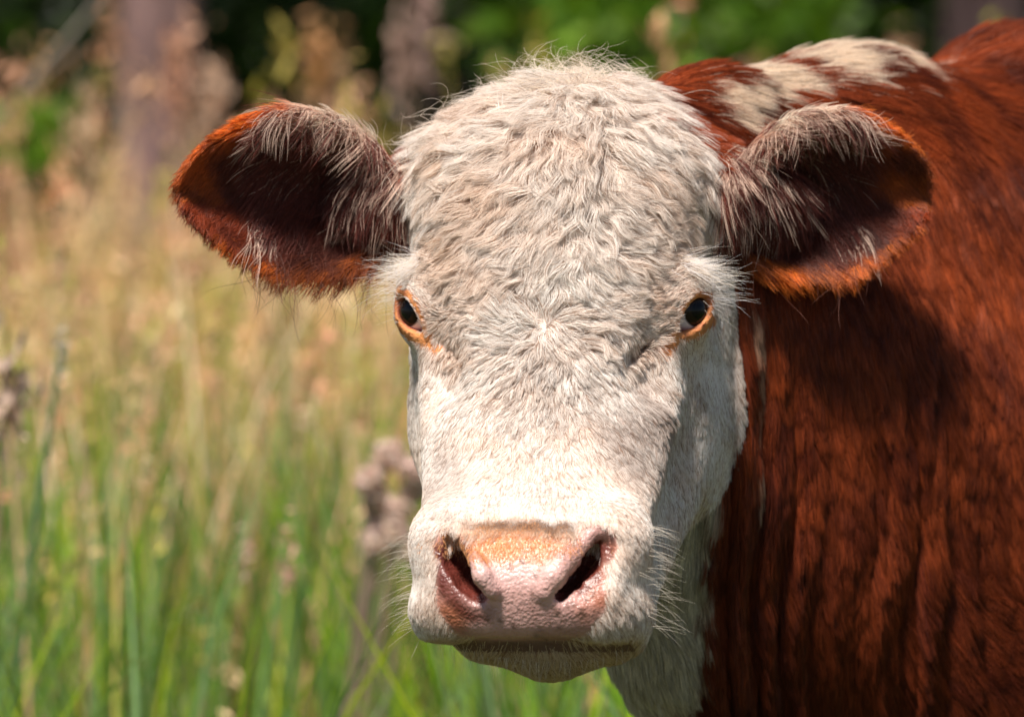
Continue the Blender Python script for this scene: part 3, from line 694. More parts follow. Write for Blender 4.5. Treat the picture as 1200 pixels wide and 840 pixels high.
# --- ears
for s, k in ((-1, 3), (1, 4)):
    wgt = 6.5e5 * (tri_part == k) * np.maximum(vw, .25)
    p, n = scatter(wgt * QUAL); e = ear_local(p, s); l, ac = e[:, 0], e[:, 2]
    front = n[:, 1] < -.1
    rim = step(np.abs(ac) / (ear_hw(l, ac) + .003), .72, .95)
    # hair grows outward over the rim and down across the cup
    d = np.stack([s * (.75 + .0 * l), -.15 + 0 * l, np.where(front, -.75, np.where(ac > 0, .3, -.9))], -1)
    d = d + rim[:, None] * np.stack([s * .2 + 0 * l, -.1 + 0 * l, np.where(ac > 0, .9, -.6)], -1)
    L = np.where(front, np.interp(l, [-1, -.3, .5, 1], [.034, .032, .016, .012]), .016) * (1 - .2 * rim)
    col = coat_colour(p, np.full(len(p), k)) * rng.uniform(.65, 1.35, (len(p), 1))
    pts, rad = groom(p, n, unit(d), L, np.where(front, .35, .35) + rim * .3, np.full(len(p), .25), np.full(len(p), .8), np.full(len(p), .35), 7,
                     clumps=((.010, .4), (.004, .5)), rad=.00020)
    base, tip, mid = ear_frame(s)
    # long pale hairs rooted along the upper rim and the base, falling over the cup
    m = (front & (rim > .15) & (ac > 0) & (l < .25) & (rng.random(len(p)) < .55)) | (front & (l < -.55) & (ac > -.02) & (rng.random(len(p)) < .16)) | (front & (l < .1) & (ac > .0) & (rng.random(len(p)) < .07)) | (front & (np.hypot((l - .2) / .7, (ac + .03) / .05) < .22) & (rng.random(len(p)) < .14))
    p2, n2 = p[m], n[m]; d2 = unit(np.stack([np.full(m.sum(), s * .35), np.full(m.sum(), -.35), np.full(m.sum(), -.8)], -1) + rng.normal(0, .18, (m.sum(), 3)))
    pt2, rd2 = groom(p2, n2, d2, rng.uniform(.020, .062, m.sum()), np.full(m.sum(), .4), np.full(m.sum(), .22), np.full(m.sum(), .9), np.full(m.sum(), .5), 10,
                     clumps=((.016, .5), (.006, .6)), rad=.00019)
    c2 = np.tile([.92, .66, .52], (m.sum(), 1)) * rng.uniform(.65, 1.05, (m.sum(), 1))
    # long dark hairs over the base half of the cup
    m4 = front & (l < .2) & (ac > -.032) & (rng.random(len(p)) < .5); p4, n4 = p[m4], n[m4]; N4 = m4.sum()
    d4 = unit(np.stack([np.full(N4, s * .45), np.full(N4, -.3), np.full(N4, -.7)], -1) + rng.normal(0, .15, (N4, 3)))
    pt4, rd4 = groom(p4, n4, d4, rng.uniform(.030, .056, N4), np.full(N4, .5), np.full(N4, .15), np.full(N4, .8), np.full(N4, .7), 10, clumps=((.014, .5), (.005, .5)), rad=.00020)
    c4 = np.array([.15, .038, .027]) * rng.uniform(.4, 1.6, (N4, 1)) * np.ones(3)
    # long thin dark fringe below
    lowc = None; m3 = (ac < -.035) & (l < .4) & (rng.random(len(p)) < (.035 if s < 0 else .008)); p3, n3 = p[m3], n[m3]
    d3 = unit(np.array([s * .15, -.05, -1.0]) + rng.normal(0, .25, (m3.sum(), 3)))
    pt3, rd3 = groom(p3, n3, d3, rng.uniform(.03, .075, m3.sum()), np.full(m3.sum(), .5), np.full(m3.sum(), .4), np.full(m3.sum(), .8), np.full(m3.sum(), .6), 10, clumps=((.01, .3),), rad=.00014)
    c3 = np.tile([.16, .05, .03], (m3.sum(), 1)) * rng.uniform(.5, 1.5, (m3.sum(), 1))
    curves_obj('ear_fur', pts, rad, col); 
    curves_obj('ear_tuft', np.concatenate([pt2, pt3, pt4]), np.concatenate([rd2, rd3, rd4]), np.concatenate([c2, c3, c4]))
    print('ear', len(p), m.sum(), m3.sum(), time.time() - T0)

# --- short orange fuzz on the top of the nose
orr = step(np.hypot((tpx - 598) / 84, (tpy - 634) / 26) + .25 * noise(tri_c, .012, 1), 1.35, .4) * (tri_part == 1) * (tq[:, 1] < -.13)
p, n = scatter(orr * 1.3e6 * step(nos_d, .010, .014)); N = len(p)
pts, rad = groom(p, n, np.tile([.0, -.3, -1.0], (N, 1)), np.full(N, .0028), np.full(N, .9), np.full(N, .2), np.full(N, .5), np.full(N, .1), 4, clumps=((.002, .4),), rad=.00014)
curves_obj('nose_fuzz', pts, rad, np.array([.80, .40, .18]) * rng.uniform(.75, 1.1, (N, 1)) * np.ones(3))

# --- lashes and whiskers
def free_hairs(name, roots, dirs, L, rad, col, droop=.2, bend=.3, K=9):
    roots, dirs = np.array(roots), unit(np.array(dirs)); N = len(roots)
    side = unit(np.cross(dirs, rng.normal(size=(N, 3)))); t = np.linspace(0, 1, K)[None, :, None]
    pts = roots[:, None] + dirs[:, None] * t * L[:, None, None] + side[:, None] * (t ** 2) * (L * bend)[:, None, None] * rng.uniform(-1, 1, (N, 1, 1)) + np.array([0, 0, -1.0]) * (t ** 2) * (L * droop)[:, None, None]
    r = rad * rng.uniform(.7, 1.2, (N, 1)) * (1 - .85 * t[..., 0])
    return curves_obj(name, pts, r, col)
for s in (1, -1):
    c = from_head(EYE[s]); rt, dr = [], []
    for i in range(430):
        a = rng.uniform(-.1, 1.0); b = rng.uniform(.25, 1)
        # a band over the brow and the outer corner of the eye
        off = np.array([s * (-.004 + .020 * a) + rng.normal(0, .005), -.012 + .020 * a, .021 + .018 * b ** 1.5 - .020 * a ** 2 + rng.normal(0, .004)])
        o = c + off * 1.02
        g3, d0 = grad(o[None]); o = o - g3[0] * d0[0]
        rt.append(o); dr.append(np.array([s * (.9 + .3 * a), -.55 + .2 * a, .65 * b - .25 - .35 * (1 - a) + rng.normal(0, .22)]) + rng.normal(0, .15, 3))
    L = rng.uniform(.2, 1, 430) ** 1.6 * .036 + .006
    free_hairs('eyelash', rt, dr, L, .00014, np.where(rng.random((430, 1)) < .5, [[.97, .93, .92]], [[.95, .84, .72]]), .1, .25)
rt, dr, L = [], [], []
for i in range(150):
    s = rng.choice([-1, 1]); q = np.array([s * .088, rng.uniform(-.19, -.10), rng.uniform(-.245, -.165)])
    o = from_head(q)[None]
    for _ in range(3):
        g3, d0 = grad(o); o = o - g3 * d0
    rt.append(o[0]); dr.append(np.array([s * 1.0, -.35, rng.normal(-.1, .25)])); L.append(rng.uniform(.012, .034))
for i in range(70):
    q = np.array([rng.normal(0, .035), -.17, -.262]); o = from_head(q)[None]
    for _ in range(3):
        g3, d0 = grad(o); o = o - g3 * d0
    rt.append(o[0]); dr.append(np.array([rng.normal(0, .3), -.5, -1])); L.append(rng.uniform(.008, .02))
free_hairs('whisker', rt, dr, np.array(L), .00016, np.tile([.75, .66, .55], (len(L), 1)), .25, .2)
# flyaway hairs over the poll
m = (tri_part == 1) & (tpy < 125) & (tn[:, 2] > .2); p, n = scatter(m * 6e4 + 1.2e4 * ((tri_part == 1) & (tpy < 230) & (tpx < 560)))
N = len(p); d = unit(n * .6 + rng.normal(0, .5, (N, 3)) + np.array([-.2, 0, .3]))
pts, rad = groom(p, n, d, rng.uniform(.03, .075, N), np.full(N, 1.1), np.full(N, .9), np.full(N, 1.0), np.full(N, .1), 12, clumps=((.01, .3),), rad=.00013)
curves_obj('poll_wisp', pts, rad, np.tile([.92, .80, .66], (N, 1)))
print('fur done', time.time() - T0)

# ------------------------------------------------------------------ ground
def X(px, d): return (px - 600) / (S * D0) * d
def ray_z(py, d): return CAMZ + d * math.tan(math.atan((420 - py) / (S * D0)) - TILT)
m_ground, t_, b_ = node_mat('soil'); b_.inputs['Roughness'].default_value = .95
tc = t_.nodes.new('ShaderNodeTexCoord'); no = t_.nodes.new('ShaderNodeTexNoise'); no.inputs['Scale'].default_value = 1.3; no.inputs['Detail'].default_value = 8
cr = t_.nodes.new('ShaderNodeValToRGB'); cr.color_ramp.elements[0].color = (.030, .022, .012, 1); cr.color_ramp.elements[1].color = (.060, .075, .018, 1)
cr.color_ramp.elements[0].position = .38; cr.color_ramp.elements[1].position = .62
t_.links.new(tc.outputs['Object'], no.inputs['Vector']); t_.links.new(no.outputs['Fac'], cr.inputs[0]); t_.links.new(cr.outputs[0], b_.inputs['Base Color'])
gxs = np.concatenate([[-500, -120, -40], np.linspace(-14, 14, 71), [40, 120, 500]]); gys = np.concatenate([[-500, -100, -20], np.linspace(-4, 44, 97), [120, 300, 700]])
XX, YY = np.meshgrid(gxs, gys, indexing='ij')
def ground_z(x, y): return .03 * np.sin(x * .9 + y * .4) * np.cos(y * .7) + .015 * np.sin(x * 2.7 + 1) * np.sin(y * 2.1)
ZZ = ground_z(XX, YY); n1, n2 = XX.shape
ii = np.arange(n1 * n2).reshape(n1, n2)
gf = np.stack([ii[:-1, :-1], ii[1:, :-1], ii[1:, 1:], ii[:-1, 1:]], -1).reshape(-1, 4)
go = mesh_obj('ground', np.stack([XX, YY, ZZ], -1).reshape(-1, 3), gf, m_ground, world=False); go['kind'] = 'structure'

# ------------------------------------------------------------------ plants: shared leaf material reading a colour attribute
def leaf_mat(name, rough=.5, trans=.35):
    m = bpy.data.materials.new(name); m.use_nodes = True; t = m.node_tree; b = t.nodes['Principled BSDF']
    a = t.nodes.new('ShaderNodeAttribute'); a.attribute_name = 'tint'; t.links.new(a.outputs['Color'], b.inputs['Base Color'])
    b.inputs['Roughness'].default_value = rough; b.inputs['Specular IOR Level'].default_value = .3
    tr = t.nodes.new('ShaderNodeBsdfTranslucent'); hs = t.nodes.new('ShaderNodeHueSaturation'); hs.inputs['Value'].default_value = 1.2; hs.inputs['Saturation'].default_value = 1.1
    t.links.new(a.outputs['Color'], hs.inputs['Color']); t.links.new(hs.outputs[0], tr.inputs['Color'])
    mx_ = t.nodes.new('ShaderNodeMixShader'); mx_.inputs[0].default_value = trans
    t.links.new(b.outputs[0], mx_.inputs[1]); t.links.new(tr.outputs[0], mx_.inputs[2]); t.links.new(mx_.outputs[0], t.nodes['Material Output'].inputs['Surface'])
    return m
m_grass = leaf_mat('grass_blade', .4, .28); m_leaf = leaf_mat('leaf', .45, .35); m_dry = leaf_mat('dry_stem', .7, .2)
def tinted(name, v, f, col, mat, parent=None, smooth=False):
    o = mesh_obj(name, v, f, mat, parent, smooth, world=False)
    a = o.data.color_attributes.new('tint', 'FLOAT_COLOR', 'CORNER')
    cc = np.repeat(np.concatenate([col, np.ones((len(col), 1))], 1), f.shape[1], axis=0)
    a.data.foreach_set('color', cc.astype(np.float32).ravel()); return o
GAPS = [(452, 5.9, .10), (72, 5.7, .04), (12, 5.6, .06), (287, 5.9, .04), (336, 5.8, .04)]
def blades(root, h, lean, width, col, K=5, droop=.25):
    """tapering curved blades; returns verts, quads, face colours"""
    N = len(root); t = np.linspace(0, 1, K)
    for gp, gd, gw in GAPS: h = np.where((np.abs(root[:, 0] - X(gp, root[:, 1])) < gw) & (root[:, 1] < gd + .3), h * .5, h)
    az = rng.uniform(0, 2 * np.pi, N); side = np.stack([np.cos(az), np.sin(az), 0 * az], 1)
    ld = np.stack([np.cos(lean[:, 1]), np.sin(lean[:, 1]), 0 * az], 1)
    c = root[:, None] + np.array([0, 0, 1.0]) * (h[:, None] * (t - droop * lean[:, :1] * t ** 3))[..., None] + ld[:, None] * (h[:, None] * lean[:, :1] * t ** 1.8)[..., None]
    w_ = width[:, None] * np.interp(t, [0, .3, .8, 1], [.8, 1, .55, .06])[None]
    v = np.stack([c - side[:, None] * w_[..., None] / 2, c + side[:, None] * w_[..., None] / 2], 2)   # N,K,2,3
    b = (np.arange(N) * K * 2)[:, None] + (np.arange(K - 1) * 2)[None]
    f = np.stack([b, b + 1, b + 3, b + 2], -1).reshape(-1, 4)
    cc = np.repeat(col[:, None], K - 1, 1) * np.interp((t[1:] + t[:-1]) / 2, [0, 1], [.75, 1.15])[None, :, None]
    return v.reshape(-1, 3), f, cc.reshape(-1, 3), c[:, -1]
def spikelets(c, size, col, n):
    """small diamond flakes scattered round points c"""
    p = np.repeat(c, n, 0); N = len(p); s = np.repeat(size, n)
    p = p + rng.normal(0, 1, (N, 3)) * s[:, None] * np.array([.28, .28, 1.0])
    a = unit(rng.normal(size=(N, 3)) * [.5, .5, 1.0]); b = unit(np.cross(a, rng.normal(size=(N, 3))))
    l = s * rng.uniform(.25, .5, N); w_ = l * .35
    v = np.stack([p - a * l[:, None], p + b * w_[:, None], p + a * l[:, None], p - b * w_[:, None]], 1)
    return v.reshape(-1, 3), np.arange(4 * N).reshape(-1, 4), np.repeat(col, n, 0) * rng.uniform(.75, 1.2, (N, 1))
def merge(parts):
    V, F, C, o = [], [], [], 0
    for v, f, c in parts: V.append(v); F.append(f + o); C.append(c); o += len(v)
    return np.concatenate(V), np.concatenate(F), np.concatenate(C)
def palette(cols, n, var=.32):
    cols = np.array(cols); return cols[rng.integers(0, len(cols), n)] * rng.uniform(1 - var, 1 + var, (n, 1)) * rng.uniform(.93, 1.07, (n, 3))
GREENS = [(.19, .34, .006), (.29, .45, .008), (.08, .17, .005), (.14, .27, .015), (.42, .50, .02)]
RUSHES = [(.14, .24, .08), (.18, .28, .11), (.12, .20, .04)]
STRAWS = [(.70, .46, .22), (.80, .58, .34), (.60, .31, .16), (.50, .42, .10), (.74, .42, .26)]
def field(n, d0, d1, power=1.0):
    d = (rng.random(n) * (d1 ** power - d0 ** power) + d0 ** power) ** (1 / power)
    x = rng.uniform(-1, 1, n) * (d * .155 + .9)
    return np.stack([x, d, ground_z(x, d)], 1)
def lean_(n, a, b): return np.stack([rng.uniform(a, b, n), rng.uniform(0, 2 * np.pi, n)], 1)
def away(r, gap):
    q = from_world(np.concatenate([r[:, :2], np.full((len(r), 1), .6)], 1)); h = q - BA; s_, n_ = h @ BD, h @ BN
    return r[~((s_ > -.25) & (s_ < 2.4) & (np.abs(n_) < gap))]
parts_ = []
r = away(field(8500, 5.0, 8.2), .45); n = len(r); h = rng.uniform(.50, 1.0, n) * (1 + .1 * noise(r, .8)); g = blades(r, h, lean_(n, .05, .45), rng.uniform(.004, .010, n), palette(GREENS + RUSHES, n)); parts_.append(g[:3])
r = away(field(1500, 5.2, 8.0), .45); n = len(r); g = blades(r, rng.uniform(.65, 1.02, n), lean_(n, .03, .25), rng.uniform(.007, .012, n), palette(RUSHES, n)); parts_.append(g[:3])
r = field(12000, 8.0, 14.5); n = len(r); g = blades(r, rng.uniform(.45, 1.05, n), lean_(n, .05, .4), rng.uniform(.008, .014, n), palette(GREENS + [STRAWS[3]], n)); parts_.append(g[:3])
n = 24000; r = np.stack([rng.uniform(-6.5, 6.5, n), rng.uniform(2.2, 15, n), np.zeros(n)], 1); r = away(r[(np.abs(r[:, 0]) > r[:, 1] * .155 + .7) | (r[:, 1] < 5.0)], .30); r[:, 2] = ground_z(r[:, 0], r[:, 1]); n = len(r)
g = blades(r, np.where((np.abs(r[:, 0]) < r[:, 1] * .155 + .3) & (r[:, 1] < 5.2), .7, 1) * rng.uniform(.30, .60, n) + .35 * np.clip((r[:, 1] - 5.5) / 3, 0, 1) * rng.random(n), lean_(n, .05, .45), rng.uniform(.007, .013, n), palette(GREENS + [STRAWS[3]], n), K=4); parts_.append(g[:3])
tg = merge(parts_); o = tinted('tall_grass', *tg, m_grass); o['kind'] = 'stuff'; o['label'] = 'tall green grass and rushes filling the meadow'; o['category'] = 'grass'
parts_ = []
r = away(field(500, 5.6, 8.0), .5); n = len(r); g = blades(r, rng.uniform(.6, .95, n), lean_(n, .05, .4), rng.uniform(.003, .006, n), palette(STRAWS, n)); parts_.append(g[:3]); parts_.append(spikelets(g[3], rng.uniform(.015, .03, n), palette(STRAWS, n), 10))
r = field(7000, 8.0, 15.0); n = len(r)
g = blades(r, rng.uniform(.75, 1.16, n) * (1 + .06 * noise(r, .9)), lean_(n, .03, .28), rng.uniform(.005, .010, n), palette(STRAWS, n)); parts_.append(g[:3])
k = rng.random(n) < .6; parts_.append(spikelets(g[3][k] - [0, 0, .05], rng.uniform(.02, .05, k.sum()), palette(STRAWS, k.sum()), 12))
r = away(field(300, 6.0, 8.5), .5); n = len(r); g = blades(r, rng.uniform(.75, 1.12, n), lean_(n, .03, .35), rng.uniform(.006, .010, n), palette(STRAWS, n)); parts_.append(g[:3]); parts_.append(spikelets(g[3], rng.uniform(.02, .035, n), palette(STRAWS, n), 12))
r = away(field(550, 7.0, 10.0), .5); n = len(r); g = blades(r, rng.uniform(.90, 1.22, n), lean_(n, .03, .3), rng.uniform(.005, .010, n), palette([(.86, .64, .42), (.80, .54, .36), (.88, .70, .48)], n)); parts_.append(g[:3]); parts_.append(spikelets(g[3], rng.uniform(.015, .03, n), palette(STRAWS, n), 10))
r = field(300, 8.0, 13.0); n = len(r); g = blades(r, rng.uniform(1.12, 1.5, n), lean_(n, .03, .3), rng.uniform(.006, .010, n), palette(STRAWS, n)); parts_.append(g[:3]); parts_.append(spikelets(g[3] - [0, 0, .05], rng.uniform(.03, .06, n), palette(STRAWS[2:], n), 16))
tg = merge(parts_); o = tinted('dry_grass', *tg, m_dry); o['kind'] = 'stuff'; o['label'] = 'straw-coloured seeding grass standing behind the green grass'; o['category'] = 'grass'

# ------------------------------------------------------------------ tubes
def tube(path, rad, n=10, lump=0.0):
    path = np.array(path, float); K = len(path); v = []
    tg_ = np.gradient(path, axis=0)
    for i in range(K):
        M = axes(tg_[i], (0.3, 1, 0.1)); 
        for j in range(n):
            a = 2 * math.pi * j / n; rr = rad[i] * (1 + lump * math.sin(3 * a + i * .7) + lump * .6 * math.sin(5 * a - i))
            v.append(path[i] + (M[1] * math.cos(a) + M[2] * math.sin(a)) * rr)
    f = [(i * n + j, i * n + (j + 1) % n, (i + 1) * n + (j + 1) % n, (i + 1) * n + j) for i in range(K - 1) for j in range(n)]
    return np.array(v), np.array(f)
def bark_mat(name, a, b):
    m, t, bb = node_mat(name); bb.inputs['Roughness'].default_value = .9
    tc = t.nodes.new('ShaderNodeTexCoord'); mp = t.nodes.new('ShaderNodeMapping'); mp.inputs['Scale'].default_value = (9, 9, 1.6)
    no = t.nodes.new('ShaderNodeTexNoise'); no.inputs['Scale'].default_value = 2; no.inputs['Detail'].default_value = 8
    cr = t.nodes.new('ShaderNodeValToRGB'); cr.color_ramp.elements[0].position = .35; cr.color_ramp.elements[1].position = .65
    cr.color_ramp.elements[0].color = (*a, 1); cr.color_ramp.elements[1].color = (*b, 1)
    t.links.new(tc.outputs['Object'], mp.inputs[0]); t.links.new(mp.outputs[0], no.inputs['Vector']); t.links.new(no.outputs['Fac'], cr.inputs[0]); t.links.new(cr.outputs[0], bb.inputs['Base Color'])
    bu = t.nodes.new('ShaderNodeBump'); bu.inputs['Distance'].default_value = .02; t.links.new(no.outputs['Fac'], bu.inputs['Height']); t.links.new(bu.outputs[0], bb.inputs['Normal'])
    return m
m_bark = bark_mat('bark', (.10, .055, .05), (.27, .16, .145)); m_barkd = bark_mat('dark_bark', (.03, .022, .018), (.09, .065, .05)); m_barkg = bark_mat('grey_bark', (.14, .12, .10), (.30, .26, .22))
def empty(name, loc, label, cat, group=None):
    o = bpy.data.objects.new(name, None); sc.collection.objects.link(o); o.location = loc; o['label'] = label; o['category'] = cat
    if group: o['group'] = group
    return o
def child(o, parent):
    o.parent = parent; o.matrix_parent_inverse = Matrix.Translation(-Vector(parent.location)); return o
def leaves(c, size, col):
    N = len(c); a = unit(rng.normal(size=(N, 3))); b = unit(np.cross(a, rng.normal(size=(N, 3)))); l = size * rng.uniform(.6, 1.2, N); w_ = l * .5
    v = np.stack([c - a * l[:, None], c + b * w_[:, None], c + a * l[:, None], c - b * w_[:, None]], 1)
    return v.reshape(-1, 3), np.arange(4 * N).reshape(-1, 4), col
def crown_points(cen, rad, n, lobes):
    L = cen + unit(rng.normal(size=(lobes, 3))) * np.array(rad) * rng.uniform(.3, .85, (lobes, 1)); k = rng.integers(0, lobes, n)
    return L[k] + rng.normal(0, .30, (n, 3)) * np.array(rad) * rng.uniform(.5, 1, (lobes, 1))[k]
LG = [(.050, .10, .012), (.035, .075, .010), (.07, .12, .015), (.028, .055, .012)]
def tree(px, d, r, H, bark, label, crown_r=2.6, nl=2600, low=2.6):
    x = X(px, d); z0 = float(ground_z(x, d)); t = empty('tree', (x, d, z0), label, 'tree', 'trees at the edge of the wood')
    K = 14; zz = np.linspace(-.1, H * .8, K); path = np.stack([x + .06 * np.sin(zz * .9 + px) * zz / 4, d + .05 * np.cos(zz * .7 + px) * zz / 4, z0 + zz], 1)
    rr = r * np.interp(zz, [-.1, .25, 1, H * .8], [1.45, 1.1, 1, .35]); v, f = tube(path, rr, 14, .05)
    vs, fs = [v], [f]; o_ = len(v)
    for i in range(6):
        zb = low + (H * .7 - low) * i / 6; a = rng.uniform(0, 6.28); b0 = np.array([np.interp(zb, zz, path[:, 0]), np.interp(zb, zz, path[:, 1]), z0 + zb]); L_ = crown_r * .7
        v, f = tube([b0 + np.array([math.cos(a) * q_ * L_, math.sin(a) * q_ * L_, q_ * L_ * .5]) for q_ in np.linspace(0, 1, 5)], r * np.linspace(.4, .08, 5), 6)
        vs.append(v); fs.append(f + o_); o_ += len(v)
    child(mesh_obj('trunk', np.concatenate(vs), np.concatenate(fs), bark, None, True, world=False), t)
    c = crown_points(np.array([x, d + .8, z0 + (low + H) / 2 + .6]), (crown_r, crown_r, (H - low) / 2 + .6), nl, 22); c = c[c[:, 2] > low]
    child(tinted('crown', *leaves(c, .16, palette(LG, len(c), .3)), m_leaf), t)
tree(182, 15.0, .130, 8.5, m_bark, 'thick pinkish-grey trunk behind the grass at the upper corner', 3.0, 3200, 4.6)
tree(500, 18.5, .085, 8, m_bark, 'slender pale trunk just left of the cow head', 2.6, 2600, 2.9)
tree(548, 21.0, .050, 7, m_bark, 'thinnest pale sapling trunk nearest the crown of the head', 2.3, 2200, 3.0)
tree(1150, 17.5, .16, 9, m_bark, 'greyish trunk rising above the cow back at the far right', 3.0, 3200, 2.8)
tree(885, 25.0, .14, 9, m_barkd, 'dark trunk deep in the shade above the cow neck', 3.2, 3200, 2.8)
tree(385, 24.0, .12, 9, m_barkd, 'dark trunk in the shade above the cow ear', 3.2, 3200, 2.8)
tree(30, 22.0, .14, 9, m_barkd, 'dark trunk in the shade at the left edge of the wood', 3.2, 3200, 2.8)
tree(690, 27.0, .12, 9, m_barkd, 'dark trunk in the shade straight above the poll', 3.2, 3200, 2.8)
def shrub(px, py, d, r, label, cols, n=900, size=.05):
    x = X(px, d); z1 = ray_z(py, d); z0 = float(ground_z(x, d)); t = empty('shrub', (x, d, z0), label, 'shrub', 'shrubs under the trees')
    vs, fs, o_ = [], [], 0
    for i in range(7):
        a = rng.uniform(0, 6.28); L_ = z1 - z0
        v, f = tube([np.array([x + math.cos(a) * q_ ** 1.5 * r * .6, d + math.sin(a) * q_ ** 1.5 * r * .6, z0 + q_ * L_]) for q_ in np.linspace(0, 1, 5)], np.linspace(.018, .004, 5), 6)
        vs.append(v); fs.append(f + o_); o_ += len(v)
    child(mesh_obj('stem', np.concatenate(vs), np.concatenate(fs), m_barkd, None, True, world=False), t)
    c = crown_points(np.array([x, d, z1]), (r, r, r * .8), n, 14); c = c[c[:, 2] > z0 + .05]
    child(tinted('foliage', *leaves(c, size, palette(cols, len(c), .3)), m_leaf), t)
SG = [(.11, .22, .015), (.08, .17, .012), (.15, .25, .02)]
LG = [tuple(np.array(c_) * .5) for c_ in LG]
shrub(735, 45, 14.0, .34, 'bright green bush glowing above the crown of the cow head', SG, 420)
shrub(640, 20, 16.5, .30, 'smaller green bush to the left of the brightest bush', SG, 500)
shrub(900, 15, 16.0, .30, 'green bush above the pale patch on the cow neck', SG, 420)
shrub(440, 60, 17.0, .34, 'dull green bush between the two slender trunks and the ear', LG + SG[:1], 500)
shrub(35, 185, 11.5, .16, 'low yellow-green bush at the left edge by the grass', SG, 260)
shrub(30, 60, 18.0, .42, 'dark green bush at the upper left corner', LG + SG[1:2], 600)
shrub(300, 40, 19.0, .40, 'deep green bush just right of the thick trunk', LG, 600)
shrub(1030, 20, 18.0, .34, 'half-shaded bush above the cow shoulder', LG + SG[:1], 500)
# the wood behind, one dark mass
nw = 50000; c = np.stack([rng.uniform(-26, 26, nw), rng.uniform(30, 38, nw), rng.uniform(0, 1, nw) ** .8 * 10 * (1 + .15 * np.sin(rng.uniform(0, 6, nw)))], 1)
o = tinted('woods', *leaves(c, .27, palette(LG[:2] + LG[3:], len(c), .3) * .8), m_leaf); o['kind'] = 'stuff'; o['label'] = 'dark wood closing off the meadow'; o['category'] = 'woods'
c = np.stack([rng.uniform(-13, 13, 16000), rng.uniform(18.5, 31, 16000), rng.uniform(4.5, 9, 16000)], 1)
o = tinted('leaf_canopy', *leaves(c, .30, palette(LG, len(c), .3)), m_leaf); o['kind'] = 'stuff'; o['label'] = 'leafy canopy closing over the trees of the wood'; o['category'] = 'canopy'

# ------------------------------------------------------------------ single stalks standing out of the grass
def stalk(px, py, d, label, r=.0022, lean=.12, head='plume', hs=.03, col=(.55, .38, .26), stem=(.30, .30, .12), n=60, heads=1, foot=None):
    tip = np.array([X(px, d), d, ray_z(py, d)]); gx_ = tip[0] - lean; z0 = float(ground_z(gx_, d)); t = empty('seed_stalk' if head == 'plume' else 'thistle', (gx_, d, z0), label, 'grass stalk' if head == 'plume' else 'thistle', 'single stalks in the meadow')
    path = [np.array([gx_ + lean * q_ ** 1.8, d + .02 * math.sin(q_ * 3), z0 + (tip[2] - z0) * q_]) for q_ in np.linspace(0, 1, 12)]
    v, f = tube(path, np.linspace(r * 1.3, r * .6, 12), 6); child(tinted('stem', v, f, np.tile(np.array(stem), (len(f), 1)), m_dry, None, True), t)
    for i in range(heads):
        c0 = tip - np.array([0, 0, hs * .6]) if i == 0 else tip + np.array([(-1) ** i * hs * rng.uniform(.2, 1.5), rng.uniform(-1, 1) * hs, -hs * (.62 * i + .3)])
        v, f, cc = spikelets(c0[None], np.array([hs]), np.array([col]), n)
        if head != 'plume':
            pp = c0 + unit(rng.normal(size=(n * 4, 3))) * hs * rng.uniform(.3, 1, (n * 4, 1)) ** .5 * .9; v, f, cc = leaves(pp, hs * .28, palette([col], n * 4))
        sh_ = child(tinted('seed_head', v, f, cc, m_dry), t); sh_['kind'] = 'stuff'
        if i:
            k = path[-2 - min(i, 8)]; v, f = tube([k, (k + c0) / 2 - [0, 0, .01], c0], [r * .7, r * .6, r * .5], 5); child(tinted('stem', v, f, np.tile(np.array(stem), (len(f), 1)), m_dry, None, True), t)
stalk(458, 520, 6.1, 'fluffy pinkish thistle gone to seed close beside the cow cheek', .004, .10, 'thistle', .020, (.74, .57, .48), (.34, .24, .18), 60, 11)
stalk(72, 405, 5.7, 'tall rush with a whitish tip at the left edge', .005, .10, 'plume', .016, (.60, .52, .44), (.12, .22, .10), 30)
stalk(12, 440, 5.6, 'pale fluffy seed stalk nearest the left edge', .003, .06, 'plume', .040, (.50, .36, .28), (.40, .30, .20), 60)
stalk(287, 640, 5.9, 'short drooping stalk with a small pinkish seed head', .002, .14, 'plume', .018, (.62, .42, .32), (.20, .24, .08), 40)
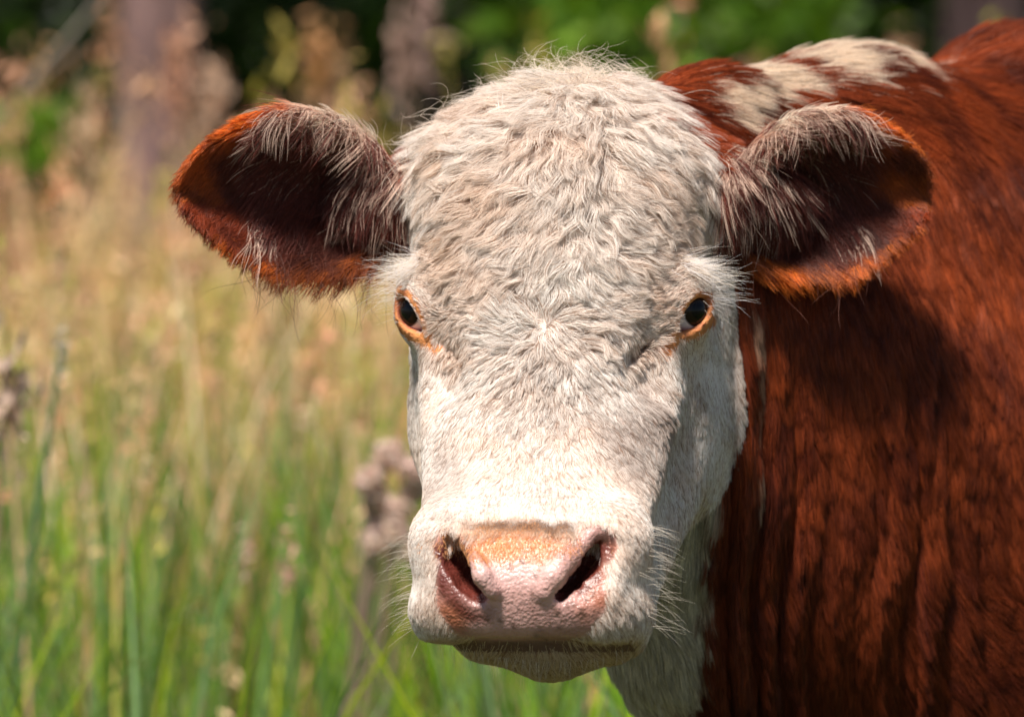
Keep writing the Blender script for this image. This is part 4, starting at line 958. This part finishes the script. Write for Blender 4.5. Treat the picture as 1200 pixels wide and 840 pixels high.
stalk(336, 645, 5.8, 'short upright stalk with a narrow pink seed head', .002, .05, 'plume', .020, (.68, .38, .30), (.22, .26, .08), 40)
stalk(372, 60, 10.5, 'tall orange-tan seed stalk just above the ear', .003, .10, 'plume', .045, (.55, .28, .12), (.40, .28, .15), 70)
stalk(500, 10, 11.0, 'tallest pinkish seed stalk left of the cow crown', .003, .05, 'plume', .06, (.42, .28, .24), (.36, .26, .18), 90)
stalk(472, 45, 10.6, 'pinkish seed stalk leaning beside the tallest one', .003, -.10, 'plume', .05, (.45, .30, .24), (.36, .26, .18), 80)
stalk(205, 70, 9.6, 'reddish plume leaning across the thick trunk', .003, .35, 'plume', .05, (.62, .34, .22), (.45, .28, .18), 80)
stalk(250, 105, 9.4, 'slanting tan plume between thick trunk and ear', .003, .30, 'plume', .05, (.60, .40, .28), (.45, .30, .20), 80)
stalk(95, 150, 9.2, 'bushy tan plume left of the thick trunk', .003, .15, 'plume', .05, (.55, .38, .24), (.45, .30, .20), 80)
# leaning dead branch at the upper left
dB = 9.0; a_, b_2 = np.array([X(105, dB), dB, ray_z(-25, dB)]), np.array([X(-5, dB), dB, ray_z(140, dB)])
dr_ = (b_2 - a_) / np.linalg.norm(b_2 - a_); k_ = (b_2[2] - 0) / -dr_[2]; ft = b_2 + dr_ * k_ * .9; ft[2] = 0
t = empty('dead_branch', tuple(ft), 'grey leafless branch slanting across the upper left corner', 'branch')
pts_ = [ft * (1 - q_) + (a_ + (a_ - b_2) * 2.0) * q_ + np.array([.03 * math.sin(q_ * 9), .02, .02 * math.sin(q_ * 14)]) for q_ in np.linspace(0, 1, 16)]
v, f = tube(pts_, np.linspace(.007, .003, 16), 8, .1); child(mesh_obj('limb', v, f, m_barkg, None, True, world=False), t)
for i in (6, 9, 12):
    v, f = tube([pts_[i] + np.array([q_ * .18, .03 * q_, q_ * .22 - .05 * q_ * q_]) for q_ in np.linspace(0, 1, 5)], np.linspace(.005, .0015, 5), 5); child(mesh_obj('twig', v, f, m_barkg, None, True, world=False), t)
print('all', time.time() - T0)
